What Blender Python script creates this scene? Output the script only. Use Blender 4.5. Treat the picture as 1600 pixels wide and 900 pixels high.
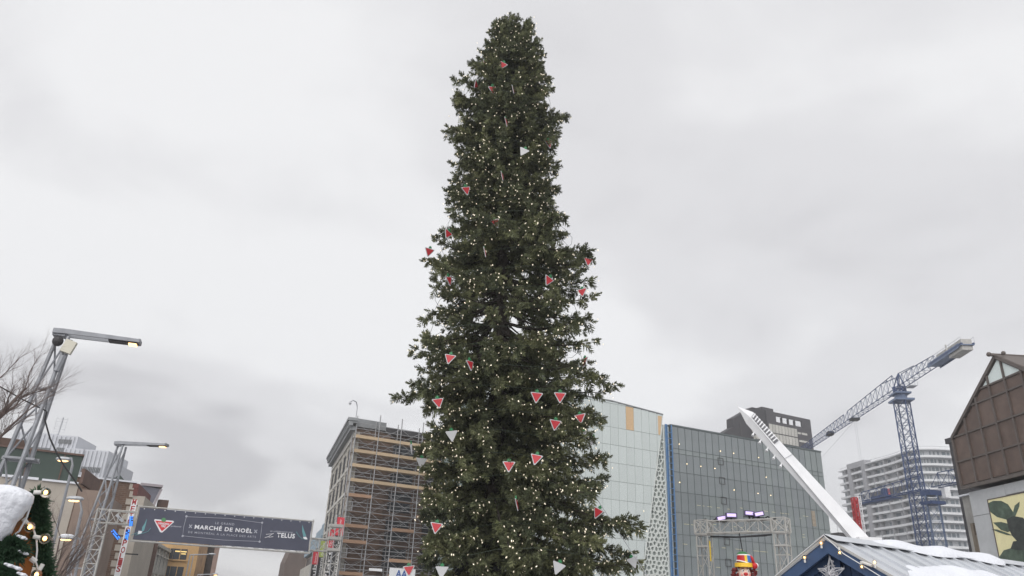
import bpy, math, random
import numpy as np
from mathutils import Vector, Matrix

random.seed(7)
rng = np.random.default_rng(11)
scene = bpy.context.scene
for o in list(bpy.data.objects):
    bpy.data.objects.remove(o)
col = scene.collection

# ------------------------------------------------------------------ camera
FOC = 1164.0            # focal length in pixels of a 1600 x 900 picture
PITCH = math.radians(23.3)
ROLL = math.radians(2.54)
EYE = Vector((0, 0, 1.6))
cam_data = bpy.data.cameras.new('camera')
cam_data.sensor_width = 36
cam_data.lens = 36 * FOC / 1600
cam_data.clip_start = 0.1
cam_data.clip_end = 3000
cam = bpy.data.objects.new('camera', cam_data)
CAM_ROT = Matrix.Rotation(math.pi / 2 + PITCH, 4, 'X') @ Matrix.Rotation(ROLL, 4, 'Z')
cam.matrix_world = Matrix.Translation(EYE) @ CAM_ROT
col.objects.link(cam)
scene.camera = cam
scene.render.engine = 'CYCLES'
scene.render.resolution_x = 1024
scene.render.resolution_y = 576

# ------------------------------------------------------------------ overcast sky and soft sun
SUN_EL, SUN_AZ = math.radians(42), math.radians(195)      # azimuth from +Y, clockwise
world = bpy.data.worlds.new('World')
scene.world = world
world.use_nodes = True
wn, wl = world.node_tree.nodes, world.node_tree.links
wn.clear()
w_out = wn.new('ShaderNodeOutputWorld')
w_bg = wn.new('ShaderNodeBackground')
w_sky = wn.new('ShaderNodeTexSky')
w_sky.sky_type = 'NISHITA'
w_sky.sun_disc = False
w_sky.sun_elevation = SUN_EL
w_sky.sun_rotation = SUN_AZ
w_tc = wn.new('ShaderNodeTexCoord')
w_sep = wn.new('ShaderNodeSeparateXYZ')
wl.new(w_tc.outputs['Generated'], w_sep.inputs[0])
def wmath(op, a, b):
    m = wn.new('ShaderNodeMath'); m.operation = op
    for i, v in enumerate((a, b)):
        if isinstance(v, (int, float)): m.inputs[i].default_value = v
        else: wl.new(v, m.inputs[i])
    return m.outputs[0]
zz = wmath('ADD', wmath('ABSOLUTE', w_sep.outputs[2], 0), 0.22)
cx = wmath('DIVIDE', w_sep.outputs[0], zz)
cy = wmath('DIVIDE', w_sep.outputs[1], zz)
w_cmb = wn.new('ShaderNodeCombineXYZ')
wl.new(cx, w_cmb.inputs[0]); wl.new(cy, w_cmb.inputs[1])
def wnoise(scale, detail, rough, off):
    mp = wn.new('ShaderNodeMapping'); mp.inputs['Location'].default_value = off
    wl.new(w_cmb.outputs[0], mp.inputs[0])
    n = wn.new('ShaderNodeTexNoise'); n.inputs['Scale'].default_value = scale
    n.inputs['Detail'].default_value = detail; n.inputs['Roughness'].default_value = rough
    n.inputs['Distortion'].default_value = 0.35
    wl.new(mp.outputs[0], n.inputs['Vector'])
    return n.outputs['Fac']
n_big = wnoise(1.05, 3, 0.45, (8.553, -11.555, 3.316))
n_mid = wnoise(2.6, 5, 0.5, (2.941, -8.602, 0))
n_sum = wmath('ADD', wmath('MULTIPLY', n_big, 0.72), wmath('MULTIPLY', n_mid, 0.28))
w_ramp = wn.new('ShaderNodeValToRGB')
cr = w_ramp.color_ramp
cr.interpolation = 'EASE'
cr.elements[0].position = 0.34; cr.elements[0].color = (0.60, 0.592, 0.612, 1)
cr.elements[1].position = 0.60; cr.elements[1].color = (0.90, 0.90, 0.91, 1)
e = cr.elements.new(0.47); e.color = (0.765, 0.761, 0.778, 1)
wl.new(n_sum, w_ramp.inputs[0])
w_dim = wn.new('ShaderNodeMix'); w_dim.data_type = 'RGBA'; w_dim.blend_type = 'MULTIPLY'
w_dim.inputs[0].default_value = 1.0
wl.new(w_sky.outputs[0], w_dim.inputs[6]); w_dim.inputs[7].default_value = (0.1, 0.1, 0.1, 1)
w_mix = wn.new('ShaderNodeMix'); w_mix.data_type = 'RGBA'
w_mix.inputs[0].default_value = 0.94          # closed cloud cover over the blue sky
wl.new(w_dim.outputs[2], w_mix.inputs[6]); wl.new(w_ramp.outputs[0], w_mix.inputs[7])
wl.new(w_mix.outputs[2], w_bg.inputs[0])
w_bg.inputs[1].default_value = 0.62
wl.new(w_bg.outputs[0], w_out.inputs[0])

sun_data = bpy.data.lights.new('sun', 'SUN')
sun_data.energy = 1.5
sun_data.angle = math.radians(70)
sun_data.color = (1.0, 0.985, 0.96)
sun = bpy.data.objects.new('sun', sun_data)
sdir = Vector((math.sin(SUN_AZ) * math.cos(SUN_EL), math.cos(SUN_AZ) * math.cos(SUN_EL), math.sin(SUN_EL)))
sun.rotation_euler = (-sdir).to_track_quat('-Z', 'Y').to_euler()
col.objects.link(sun)

scene.view_settings.view_transform = 'Standard'
scene.view_settings.look = 'None'
scene.view_settings.gamma = 1
scene.view_settings.exposure = 0.76

# ------------------------------------------------------------------ measuring helpers
def ray(px, py):
    d = Vector(((px - 800) / FOC, -(py - 450) / FOC, -1.0))
    return CAM_ROT.to_3x3() @ d
def at(px, py, dist):
    d = ray(px, py)
    return EYE + d * (dist / math.hypot(d.x, d.y))
class Frame:
    """upright local frame: x along a wall (compass az), y into the wall, z up, origin on the ground"""
    def __init__(s, o, az):
        a = math.radians(az)
        s.o = Vector((o[0], o[1], 0)); s.az = az
        s.u = Vector((math.sin(a), math.cos(a), 0)); s.v = Vector((-s.u.y, s.u.x, 0))
        s.M = Matrix(((s.u.x, s.v.x, 0, s.o.x), (s.u.y, s.v.y, 0, s.o.y), (0, 0, 1, 0), (0, 0, 0, 1)))
        s.Mi = s.M.inverted()
    def fx(s, px, py, y=0):
        d = ray(px, py); t = ((s.o + s.v * y - EYE).dot(s.v)) / d.dot(s.v)
        p = EYE + d * t - s.o
        return p.dot(s.u), p.z
    def fy(s, px, py, x=0):
        d = ray(px, py); t = ((s.o + s.u * x - EYE).dot(s.u)) / d.dot(s.u)
        p = EYE + d * t - s.o
        return p.dot(s.v), p.z
    def loc(s, p): return s.Mi @ Vector(p)
def frame(px, py, dist, az): return Frame(at(px, py, dist), az)
ORIGIN = Frame((0, 0, 0), 90)

# ------------------------------------------------------------------ materials
def lin(c):
    return tuple((v / 255 / 12.92 if v / 255 <= 0.04045 else ((v / 255 + 0.055) / 1.055) ** 2.4) for v in c)
MATS = {}
def mat(name, rgb, rough=0.75, metal=0.0, var=0.18, scale=2.0, bump=0.0, bscale=None, rnd=0.0, spec=0.4,
        emit=None, estr=0.0, second=None, stretch=None, coat=0.0, alpha=None, trans=0.0, attr=None):
    """rgb is the surface's own colour (sRGB 0-255)"""
    m = bpy.data.materials.new(name); m.use_nodes = True
    nt = m.node_tree; n, l = nt.nodes, nt.links
    b = n['Principled BSDF']
    b.inputs['Roughness'].default_value = rough
    b.inputs['Metallic'].default_value = metal
    b.inputs['Specular IOR Level'].default_value = spec
    if coat: b.inputs['Coat Weight'].default_value = coat; b.inputs['Coat Roughness'].default_value = 0.08
    if trans: b.inputs['Transmission Weight'].default_value = trans
    c = lin(rgb)
    base = None
    tc = n.new('ShaderNodeTexCoord')
    vec = tc.outputs['Object']
    if stretch:
        mp = n.new('ShaderNodeMapping'); mp.inputs['Scale'].default_value = stretch
        l.new(vec, mp.inputs[0]); vec = mp.outputs[0]
    if var > 0:
        no = n.new('ShaderNodeTexNoise'); no.inputs['Scale'].default_value = scale
        no.inputs['Detail'].default_value = 6; no.inputs['Roughness'].default_value = 0.6
        l.new(vec, no.inputs['Vector'])
        rp = n.new('ShaderNodeValToRGB'); r = rp.color_ramp
        r.elements[0].position = 0.3; r.elements[1].position = 0.7
        lo = tuple(v * (1 - var) for v in c) if second is None else lin(second)
        hi = tuple(min(1, v * (1 + var)) for v in c)
        r.elements[0].color = (*lo, 1); r.elements[1].color = (*hi, 1)
        l.new(no.outputs['Fac'], rp.inputs[0]); base = rp.outputs[0]
    if rnd > 0:
        oi = n.new('ShaderNodeObjectInfo')
        mr = n.new('ShaderNodeMapRange'); mr.inputs[3].default_value = 1 - rnd; mr.inputs[4].default_value = 1 + rnd
        l.new(oi.outputs['Random'], mr.inputs[0])
        hs = n.new('ShaderNodeHueSaturation')
        if base: l.new(base, hs.inputs['Color'])
        else: hs.inputs['Color'].default_value = (*c, 1)
        l.new(mr.outputs[0], hs.inputs['Value']); base = hs.outputs[0]
    if attr:
        at_ = n.new('ShaderNodeAttribute'); at_.attribute_name = attr
        hs = n.new('ShaderNodeHueSaturation')
        if base: l.new(base, hs.inputs['Color'])
        else: hs.inputs['Color'].default_value = (*c, 1)
        l.new(at_.outputs['Fac'], hs.inputs['Value']); base = hs.outputs[0]
    if base: l.new(base, b.inputs['Base Color'])
    else: b.inputs['Base Color'].default_value = (*c, 1)
    if bump > 0:
        nb = n.new('ShaderNodeTexNoise'); nb.inputs['Scale'].default_value = bscale or scale * 4
        nb.inputs['Detail'].default_value = 4
        l.new(vec, nb.inputs['Vector'])
        bp = n.new('ShaderNodeBump'); bp.inputs['Strength'].default_value = bump; bp.inputs['Distance'].default_value = 0.05
        l.new(nb.outputs['Fac'], bp.inputs['Height']); l.new(bp.outputs[0], b.inputs['Normal'])
    if emit is not None:
        b.inputs['Emission Color'].default_value = (*lin(emit), 1); b.inputs['Emission Strength'].default_value = estr
    if alpha is not None: b.inputs['Alpha'].default_value = alpha
    MATS[name] = m
    return m

def brickmat(name, c1, c2, mortar, bw, bh):
    m = mat(name, c1, 0.85, var=0)
    nt = m.node_tree; n, l = nt.nodes, nt.links
    tc = n['Texture Coordinate']
    sp = n.new('ShaderNodeSeparateXYZ'); cb = n.new('ShaderNodeCombineXYZ')
    ad = n.new('ShaderNodeMath'); ad.operation = 'ADD'
    l.new(tc.outputs['Object'], sp.inputs[0])
    l.new(sp.outputs[0], ad.inputs[0]); l.new(sp.outputs[1], ad.inputs[1])
    l.new(ad.outputs[0], cb.inputs[0]); l.new(sp.outputs[2], cb.inputs[1])
    bk = n.new('ShaderNodeTexBrick')
    bk.inputs['Color1'].default_value = (*lin(c1), 1); bk.inputs['Color2'].default_value = (*lin(c2), 1)
    bk.inputs['Mortar'].default_value = (*lin(mortar), 1)
    bk.inputs['Scale'].default_value = 1; bk.inputs['Brick Width'].default_value = bw; bk.inputs['Row Height'].default_value = bh
    bk.inputs['Mortar Size'].default_value = bh * 0.12
    l.new(cb.outputs[0], bk.inputs['Vector'])
    no = n.new('ShaderNodeTexNoise'); no.inputs['Scale'].default_value = 0.6; no.inputs['Detail'].default_value = 6
    l.new(tc.outputs['Object'], no.inputs['Vector'])
    mr = n.new('ShaderNodeMapRange'); mr.inputs[3].default_value = 0.75; mr.inputs[4].default_value = 1.25
    l.new(no.outputs['Fac'], mr.inputs[0])
    hs = n.new('ShaderNodeHueSaturation'); l.new(bk.outputs[0], hs.inputs['Color']); l.new(mr.outputs[0], hs.inputs['Value'])
    l.new(hs.outputs[0], n['Principled BSDF'].inputs['Base Color'])
    bp = n.new('ShaderNodeBump'); bp.inputs['Strength'].default_value = 0.4; bp.inputs['Distance'].default_value = 0.03
    l.new(bk.outputs['Fac'], bp.inputs['Height']); bp.invert = True
    l.new(bp.outputs[0], n['Principled BSDF'].inputs['Normal'])
    return m

snow = mat('snow', (216, 218, 224), 0.65, var=0.05, scale=1.5, bump=0.6, bscale=16, spec=0.3)
steel = mat('galvanised_steel', (172, 174, 178), 0.5, 0.35, var=0.15, scale=3)
mast_steel = mat('mast_steel', (140, 142, 147), 0.5, 0.3, var=0.15, scale=3)
scaf_steel = mat('scaffold_steel', (150, 150, 152), 0.55, 0.3, var=0.2, scale=2)
alu = mat('truss_aluminium', (178, 176, 172), 0.45, 0.25, var=0.14, scale=6)
darkmetal = mat('dark_metal', (38, 38, 42), 0.55, 0.2, var=0.2)
black = mat('black_plastic', (22, 22, 24), 0.6, var=0.2)
whitepaint = mat('white_paint', (226, 226, 228), 0.5, var=0.06, scale=1.2, bump=0.03)
dot_glow = mat('glass_dot_glow', (255, 236, 200), 0.4, var=0, emit=(255, 226, 176), estr=2.2)
lampglow = mat('lamp_glow', (255, 240, 210), 0.4, var=0, emit=(255, 200, 124), estr=1.8)
darkglass = mat('window_glass', (52, 56, 62), 0.12, var=0.25, scale=0.6, rnd=0.25, spec=0.6)

# ------------------------------------------------------------------ mesh helpers
FR = {}
def frame_of(o): return FR.get(o.name, ORIGIN)
class MB:
    def __init__(s): s.v = []; s.f = []
    def add(s, vs, fs):
        k = len(s.v); s.v += [tuple(p) for p in vs]; s.f += [tuple(i + k for i in f) for f in fs]
        return s
    def box(s, x0, x1, y0, y1, z0, z1):
        if x1 < x0: x0, x1 = x1, x0
        if y1 < y0: y0, y1 = y1, y0
        if z1 < z0: z0, z1 = z1, z0
        return s.add([(x0, y0, z0), (x1, y0, z0), (x1, y1, z0), (x0, y1, z0), (x0, y0, z1), (x1, y0, z1), (x1, y1, z1), (x0, y1, z1)],
                     [(0, 3, 2, 1), (4, 5, 6, 7), (0, 1, 5, 4), (1, 2, 6, 5), (2, 3, 7, 6), (3, 0, 4, 7)])
    def tube(s, p, q, r, n=6, r2=None, cap=True): return s.path([p, q], [r, r if r2 is None else r2], n, cap)
    def path(s, pts, rad, n=6, cap=True):
        pts = [Vector(p) for p in pts]
        if not hasattr(rad, '__len__'): rad = [rad] * len(pts)
        vs = []; fs = []; m = len(pts)
        prev = None
        for i, p in enumerate(pts):
            d = (pts[min(i + 1, m - 1)] - pts[max(i - 1, 0)])
            d = d.normalized() if d.length > 1e-9 else Vector((0, 0, 1))
            if prev is None:
                a = d.cross(Vector((0, 0, 1)))
                if a.length < 0.05: a = d.cross(Vector((0, 1, 0)))
            else:
                a = prev - d * prev.dot(d)
            a.normalize(); prev = a; b = d.cross(a)
            for k in range(n):
                t = 2 * math.pi * (k + 0.5) / n
                vs.append(p + (a * math.cos(t) + b * math.sin(t)) * rad[i])
        for i in range(m - 1):
            for k in range(n):
                k2 = (k + 1) % n
                fs.append((i * n + k, i * n + k2, (i + 1) * n + k2, (i + 1) * n + k))
        if cap:
            fs.append(tuple(range(n))[::-1]); fs.append(tuple((m - 1) * n + k for k in range(n)))
        return s.add(vs, fs)
    def prism(s, poly, y0, y1):
        """polygon in the x-z plane, given a depth"""
        n = len(poly)
        vs = [(x, y0, z) for x, z in poly] + [(x, y1, z) for x, z in poly]
        fs = [tuple(range(n)), tuple(range(n, 2 * n))[::-1]] + [(k, k + n, (k + 1) % n + n, (k + 1) % n) for k in range(n)]
        return s.add(vs, fs)
    def slab(s, poly, d):
        """any flat 3-D polygon thickened by the vector d"""
        n = len(poly); d = Vector(d); P = [Vector(p) for p in poly]
        return s.add(P + [p + d for p in P], [tuple(range(n)), tuple(range(n, 2 * n))[::-1]] + [(k, k + n, (k + 1) % n + n, (k + 1) % n) for k in range(n)])
    def ball(s, c, r, seg=10, rings=7, sq=(1, 1, 1)):
        vs = [(c[0], c[1], c[2] - r * sq[2])]
        for i in range(1, rings):
            th = -math.pi / 2 + math.pi * i / rings
            for k in range(seg):
                ph = 2 * math.pi * k / seg
                vs.append((c[0] + r * sq[0] * math.cos(th) * math.cos(ph), c[1] + r * sq[1] * math.cos(th) * math.sin(ph), c[2] + r * sq[2] * math.sin(th)))
        vs.append((c[0], c[1], c[2] + r * sq[2])); t = len(vs) - 1
        fs = []
        for k in range(seg):
            k2 = (k + 1) % seg
            fs.append((0, 1 + k2, 1 + k)); fs.append((t, t - seg + k, t - seg + k2))
            for i in range(rings - 2):
                a = 1 + i * seg
                fs.append((a + k, a + k2, a + seg + k2, a + seg + k))
        return s.add(vs, fs)
    def build(s, name, m, parent=None, fr=None, smooth=False):
        me = bpy.data.meshes.new(name)
        me.from_pydata(s.v, [], s.f)
        if smooth: me.polygons.foreach_set('use_smooth', [True] * len(me.polygons))
        me.materials.append(m)
        return link(name, me, parent, fr)
def link(name, data, parent=None, fr=None, loc=None):
    o = bpy.data.objects.new(name, data); col.objects.link(o)
    mtx = Matrix.Identity(4)
    if parent is not None:
        o.parent = parent
        if fr is not None: mtx = frame_of(parent).Mi @ fr.M
        FR[o.name] = fr or frame_of(parent)
    elif fr is not None:
        mtx = fr.M.copy(); FR[o.name] = fr
    if loc is not None: mtx = mtx @ Matrix.Translation(loc)
    o.matrix_basis = mtx
    return o
def tag(o, label, cat, group=None):
    o['label'] = label; o['category'] = cat
    if group: o['group'] = group
    return o
def thing(name, label, cat, fr, group=None):
    return tag(link(name, None, None, fr), label, cat, group)
def structure(o): o['kind'] = 'structure'; return o
PIECES = {}
def piece(name, m, parent, x0, x1, y0, y1, z0, z1, fr=None, label=None):
    """a small box part; alike boxes share their mesh"""
    dx, dy, dz = abs(x1 - x0), abs(y1 - y0), abs(z1 - z0)
    key = (name, m.name, round(dx, 3), round(dy, 3), round(dz, 3))
    me = PIECES.get(key)
    if me is None:
        b = MB().box(-dx / 2, dx / 2, -dy / 2, dy / 2, -dz / 2, dz / 2)
        me = bpy.data.meshes.new(name); me.from_pydata(b.v, [], b.f); me.materials.append(m); PIECES[key] = me
    o = link(name, me, parent, fr, ((x0 + x1) / 2, (y0 + y1) / 2, (z0 + z1) / 2))
    if label: o['label'] = label
    return o
def part(name, m, parent, fn, fr=None, smooth=False, label=None):
    b = MB(); fn(b); o = b.build(name, m, parent, fr, smooth)
    if label: o['label'] = label
    return o
def text(name, s, m, parent, x0, x1, z0, z1, y, fr=None, spacing=1.0, bold=0.0, shear=0.0, rot=0.0, keep=False, depth=0.004):
    """lettering in the x-z plane facing -y, fitted into the given rectangle"""
    cu = bpy.data.curves.new(name, 'FONT'); cu.body = s; cu.space_character = spacing; cu.offset = bold; cu.shear = shear
    cu.extrude = 0.0; cu.resolution_u = 3
    tmp = bpy.data.objects.new(name, cu); col.objects.link(tmp)
    dg = bpy.context.evaluated_depsgraph_get()
    me = bpy.data.meshes.new_from_object(tmp.evaluated_get(dg))
    bpy.data.objects.remove(tmp); bpy.data.curves.remove(cu)
    n = len(me.vertices)
    co = np.empty(n * 3); me.vertices.foreach_get('co', co); co = co.reshape(-1, 3)
    if n:
        mn, mx = co.min(0), co.max(0)
        sx = (x1 - x0) / (mx[0] - mn[0]); sz = (z1 - z0) / (mx[1] - mn[1])
        if keep: sx = sz = min(sx, sz)
        a = (co[:, 0] - (mn[0] + mx[0]) / 2) * sx; b = (co[:, 1] - (mn[1] + mx[1]) / 2) * sz
        ca, sa = math.cos(rot), math.sin(rot)
        out = np.stack([(x0 + x1) / 2 + ca * a - sa * b, np.full(n, y), (z0 + z1) / 2 + sa * a + ca * b], 1)
        me.vertices.foreach_set('co', out.ravel())
    me.materials.clear(); me.materials.append(m)
    return link(name, me, parent, fr)
def lattice(b, p, q, w, bays, r, rb, up=(0, 0, 1), w2=None, h=None, nseg=5, zig=True):
    """square box truss between two points: four chords and zigzag lacing"""
    p = Vector(p); q = Vector(q); d = (q - p).normalized(); up = Vector(up)
    a = d.cross(up).normalized(); c = a.cross(d).normalized()
    w2 = w if w2 is None else w2; h = h or w
    cs = [(-1, -1), (1, -1), (1, 1), (-1, 1)]
    def pt(k, t):
        ww = w + (w2 - w) * t
        return p + (q - p) * t + a * cs[k][0] * ww / 2 + c * cs[k][1] * (ww / w * h) / 2
    for k in range(4): b.tube(pt(k, 0), pt(k, 1), r, nseg)
    for i in range(bays + 1):
        for k in range(4): b.tube(pt(k, i / bays), pt((k + 1) % 4, i / bays), rb, 4)
    for i in range(bays):
        for k in range(4):
            k2 = (k + 1) % 4
            if not zig: b.tube(pt(k, i / bays), pt(k2, (i + 1) / bays), rb, 4); b.tube(pt(k2, i / bays), pt(k, (i + 1) / bays), rb, 4)
            elif i % 2: b.tube(pt(k, i / bays), pt(k2, (i + 1) / bays), rb, 4)
            else: b.tube(pt(k2, i / bays), pt(k, (i + 1) / bays), rb, 4)
    return b

# ------------------------------------------------------------------ ground
GR = Frame((0, 0, 0), 90)
pave = mat('granite_paving', (120, 120, 122), 0.8, var=0.25, scale=0.4, bump=0.2)
asph = mat('asphalt', (62, 62, 64), 0.85, var=0.3, scale=0.8, bump=0.2)
def g_(b):
    b.add([(-1500, -800, 0), (1500, -800, 0), (1500, 1800, 0), (-1500, 1800, 0)], [(0, 1, 2, 3)])
structure(part('ground', mat('snowy_ground', (150, 150, 152), 0.85, var=0.3, scale=0.15, bump=0.3), None, g_, GR))
# ------------------------------------------------------------------ big christmas tree
TREE = frame(762, 900, 27, 90)
tree = thing('christmas_tree', 'towering dark green spruce christmas tree in the middle of the plaza', 'tree', TREE)
bark = mat('spruce_bark', (60, 54, 48), 0.9, var=0.35, scale=5, bump=0.5)
PROF = [(30, 790, 823), (45, 775, 830), (60, 764, 834), (80, 752, 842), (100, 743, 850), (125, 733, 857), (150, 712, 866), (170, 706, 872),
        (190, 700, 878), (215, 708, 866), (240, 711, 866), (265, 702, 868), (300, 700, 868), (330, 700, 872), (350, 692, 886),
        (385, 672, 920), (440, 665, 920), (500, 660, 921), (545, 650, 925), (560, 640, 930), (590, 650, 946), (610, 642, 950), (628, 628, 950), (650, 676, 940),
        (675, 668, 934), (700, 652, 930), (760, 664, 938), (800, 660, 958), (850, 656, 970), (880, 660, 986), (905, 664, 984), (930, 680, 960), (960, 720, 880)]
pz, pl, pr = [], [], []
for y_, l_, r_ in PROF:
    zc = TREE.fx((l_ + r_) / 2, y_)[1]
    pz.append(zc); pl.append(-TREE.fx(l_, y_)[0]); pr.append(TREE.fx(r_, y_)[0])
pz, pl, pr = (np.array(a)[::-1] for a in (pz, pl, pr))
TOP = float(pz[-1])
def crown_r(z, th):
    L = np.interp(z, pz, pl); R = np.interp(z, pz, pr)
    w = (math.cos(th) + 1) / 2
    w = w * w * (3 - 2 * w)
    return max(0.25, L * (1 - w) + R * w)
def trunk_r(z): return 0.30 * (1 - z / 27.6) ** 0.8 + 0.02
part('trunk', bark, tree, lambda b: b.path([(0.03 * math.sin(z * 0.7), 0.03 * math.cos(z * 0.5), z) for z in np.linspace(0, 26.6, 30)],
                                           [trunk_r(z) for z in np.linspace(0, 26.6, 30)], 12), smooth=True)
# one fan of needle-covered twigs, unit length along x
SP_V, SP_F = [], []
def twig(p, d, ln, w):
    p = np.array(p, float); d = np.array(d, float); d /= np.linalg.norm(d)
    side = np.cross(d, (0, 0, 1.0)); side /= np.linalg.norm(side); up = np.cross(side, d)
    for ax in (side, up):
        k = len(SP_V)
        ww = w if ax is side else w * 0.75
        SP_V.extend([p - ax * ww * .35, p + d * ln * .45 - ax * ww * .5, p + d * ln, p + d * ln * .45 + ax * ww * .5])
        SP_F.append((k, k + 1, k + 2)); SP_F.append((k, k + 2, k + 3))
twig((0, 0, 0), (1, 0, .04), 1.0, .095)
for i, t in enumerate((.08, .20, .33, .46, .59, .72, .84)):
    for sgn in (-1, 1):
        tt = t + .05 * sgn
        ln = (1 - tt) * .52 + .16
        twig((tt, 0, .04 * tt), (.66, sgn * .62, (.55, -.30, .25, -.5, .35, -.2, .3)[i] * (1 if sgn > 0 else .7)), ln, .078)
SP_V = np.array(SP_V); SP_F = np.array(SP_F)
spr_o, spr_x, spr_z, spr_s = [], [], [], []
branch_mb = MB()
bulb_sites = []
def gap(z):            # the thin middle of the crown, where the sky shows through
    return max(0.0, 1 - abs(z - 11.6) / 4.2)
def add_spray(o, d, up, s):
    spr_o.append(o); spr_x.append(d); spr_z.append(up); spr_s.append(s)
zt = 2.3
while zt < TOP - 0.05:
    nb = 7 if zt < 20 else 9
    ph0 = random.uniform(0, 6.28)
    for k in range(nb):
        th = ph0 + 2 * math.pi * k / nb + random.uniform(-.35, .35)
        z_tip = zt + random.uniform(-.5, .5)
        if z_tip > TOP - .45: z_tip = TOP - .45 - random.random() * .6
        lump = (1.0 if z_tip < 8 else .97) + .07 * math.sin(3 * th + z_tip * 2.1) + .05 * math.sin(5 * th - z_tip * 3.7)
        rr = crown_r(z_tip, th) * lump * (random.uniform(.62, .95) if random.random() < .45 else random.uniform(.93, 1.06))
        f = z_tip / TOP
        slope = -0.34 + 0.30 * f + (1.6 * max(0, f - .86) / .14)       # rise per metre outwards
        slope += random.uniform(-.28, .22)
        z_at = min(max(z_tip - slope * rr, 2.0), 26.5)
        sag = random.uniform(.05, .12) * rr if f < .85 else 0
        cth, sth = math.cos(th), math.sin(th)
        def P(t): return np.array([cth * rr * t, sth * rr * t, z_at + (z_tip - z_at) * t - sag * 4 * t * (1 - t)])
        r0 = .018 + .011 * rr
        branch_mb.path([P(t) for t in (0, .25, .5, .75, .97)], [r0, r0 * .8, r0 * .6, r0 * .4, r0 * .18], 4, cap=False)
        g = gap(z_tip)
        t0 = (.10 if z_tip < 9.5 else .20) + .24 * g
        step = (.115 + .03 * g) / rr
        t = 1.0
        while t > t0:
            p = P(t); q = P(max(t - .05, 0)); d = p - q; d /= np.linalg.norm(d)
            tang = np.array([-sth, cth, 0]) * (1 if random.random() < .5 else -1)
            ln = (.18 + .19 * random.random()) * (1 + .35 * (1 - t)) * (1 if f < .8 else .85)
            if t > .985:
                add_spray(p, d + np.array([0, 0, .15]), np.array([0, 0, 1.]) + rng.normal(0, .2, 3), ln * 1.1)
            for sg in (1, -1):
                if random.random() < .08 + .42 * g: continue
                dd = d * random.uniform(.35, .8) + tang * sg * random.uniform(.5, .9) + np.array([0, 0, random.uniform(-.95, .85)])
                add_spray(p, dd, np.array([0, 0, 1.]) + rng.normal(0, .6, 3), ln)
            for _ in range(1 if random.random() < .85 - .4 * g else 0):
                hang = random.random() < .68            # most of the extra twigs hang down under the bough
                add_spray(p, d * .5 + np.array([0, 0, -random.uniform(.5, 1.5) if hang else random.uniform(.3, .9)]) + tang * random.uniform(-.6, .6), rng.normal(0, 1, 3), ln * (1.35 if hang else .8))
            if t > .5: bulb_sites.append((p, d))
            t -= step * random.uniform(.8, 1.2)
    zt += .24
bo = branch_mb.build('branches', bark, tree)
bo['kind'] = 'stuff'
O = np.array(spr_o); X = np.array(spr_x); Z = np.array(spr_z); S = np.array(spr_s)
X /= np.linalg.norm(X, axis=1)[:, None]
Y = np.cross(Z, X); Y /= np.linalg.norm(Y, axis=1)[:, None] + 1e-9
Z = np.cross(X, Y)
V = (O[:, None, :] + S[:, None, None] * (SP_V[None, :, 0, None] * X[:, None] + SP_V[None, :, 1, None] * Y[:, None] + SP_V[None, :, 2, None] * Z[:, None]))
ns, nv = len(O), len(SP_V)
V += rng.normal(0, .012, V.shape)
Fc = (SP_F[None] + (np.arange(ns) * nv)[:, None, None]).reshape(-1, 3)
me = bpy.data.meshes.new('foliage')
me.vertices.add(ns * nv); me.vertices.foreach_set('co', V.reshape(-1))
me.loops.add(len(Fc) * 3); me.loops.foreach_set('vertex_index', Fc.reshape(-1).astype(np.int32))
me.polygons.add(len(Fc)); me.polygons.foreach_set('loop_start', (np.arange(len(Fc)) * 3).astype(np.int32))
me.update(calc_edges=True)
tint = np.repeat(np.clip(rng.normal(1.0, .28, ns), .5, 1.8), nv).astype(np.float32)
at_ = me.attributes.new('tint', 'FLOAT', 'POINT'); at_.data.foreach_set('value', tint)
needle = mat('spruce_needles', (82, 92, 70), 0.6, var=0, spec=0.35, attr='tint')
nt = needle.node_tree
_n = nt.nodes.new('ShaderNodeTexNoise'); _n.inputs['Scale'].default_value = 1.1; _n.inputs['Detail'].default_value = 4
_r = nt.nodes.new('ShaderNodeValToRGB')
_r.color_ramp.elements[0].position = .35; _r.color_ramp.elements[0].color = (*lin((90, 97, 74)), 1)
_r.color_ramp.elements[1].position = .68; _r.color_ramp.elements[1].color = (*lin((128, 130, 94)), 1)
nt.links.new(nt.nodes['Texture Coordinate'].outputs['Object'], _n.inputs['Vector'])
nt.links.new(_n.outputs['Fac'], _r.inputs[0])
nt.links.new(_r.outputs[0], [x for x in nt.nodes if x.type == 'HUE_SAT'][0].inputs['Color'])
me.materials.append(needle)
_t = nt.nodes.new('ShaderNodeBsdfTranslucent'); _m = nt.nodes.new('ShaderNodeMixShader'); _m.inputs[0].default_value = .3
nt.links.new([x for x in nt.nodes if x.type == 'HUE_SAT'][0].outputs[0], _t.inputs[0])
nt.links.new(nt.nodes['Principled BSDF'].outputs[0], _m.inputs[1]); nt.links.new(_t.outputs[0], _m.inputs[2])
nt.links.new(_m.outputs[0], nt.nodes['Material Output'].inputs[0])
fo = link('foliage', me, tree); fo['kind'] = 'stuff'

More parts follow.
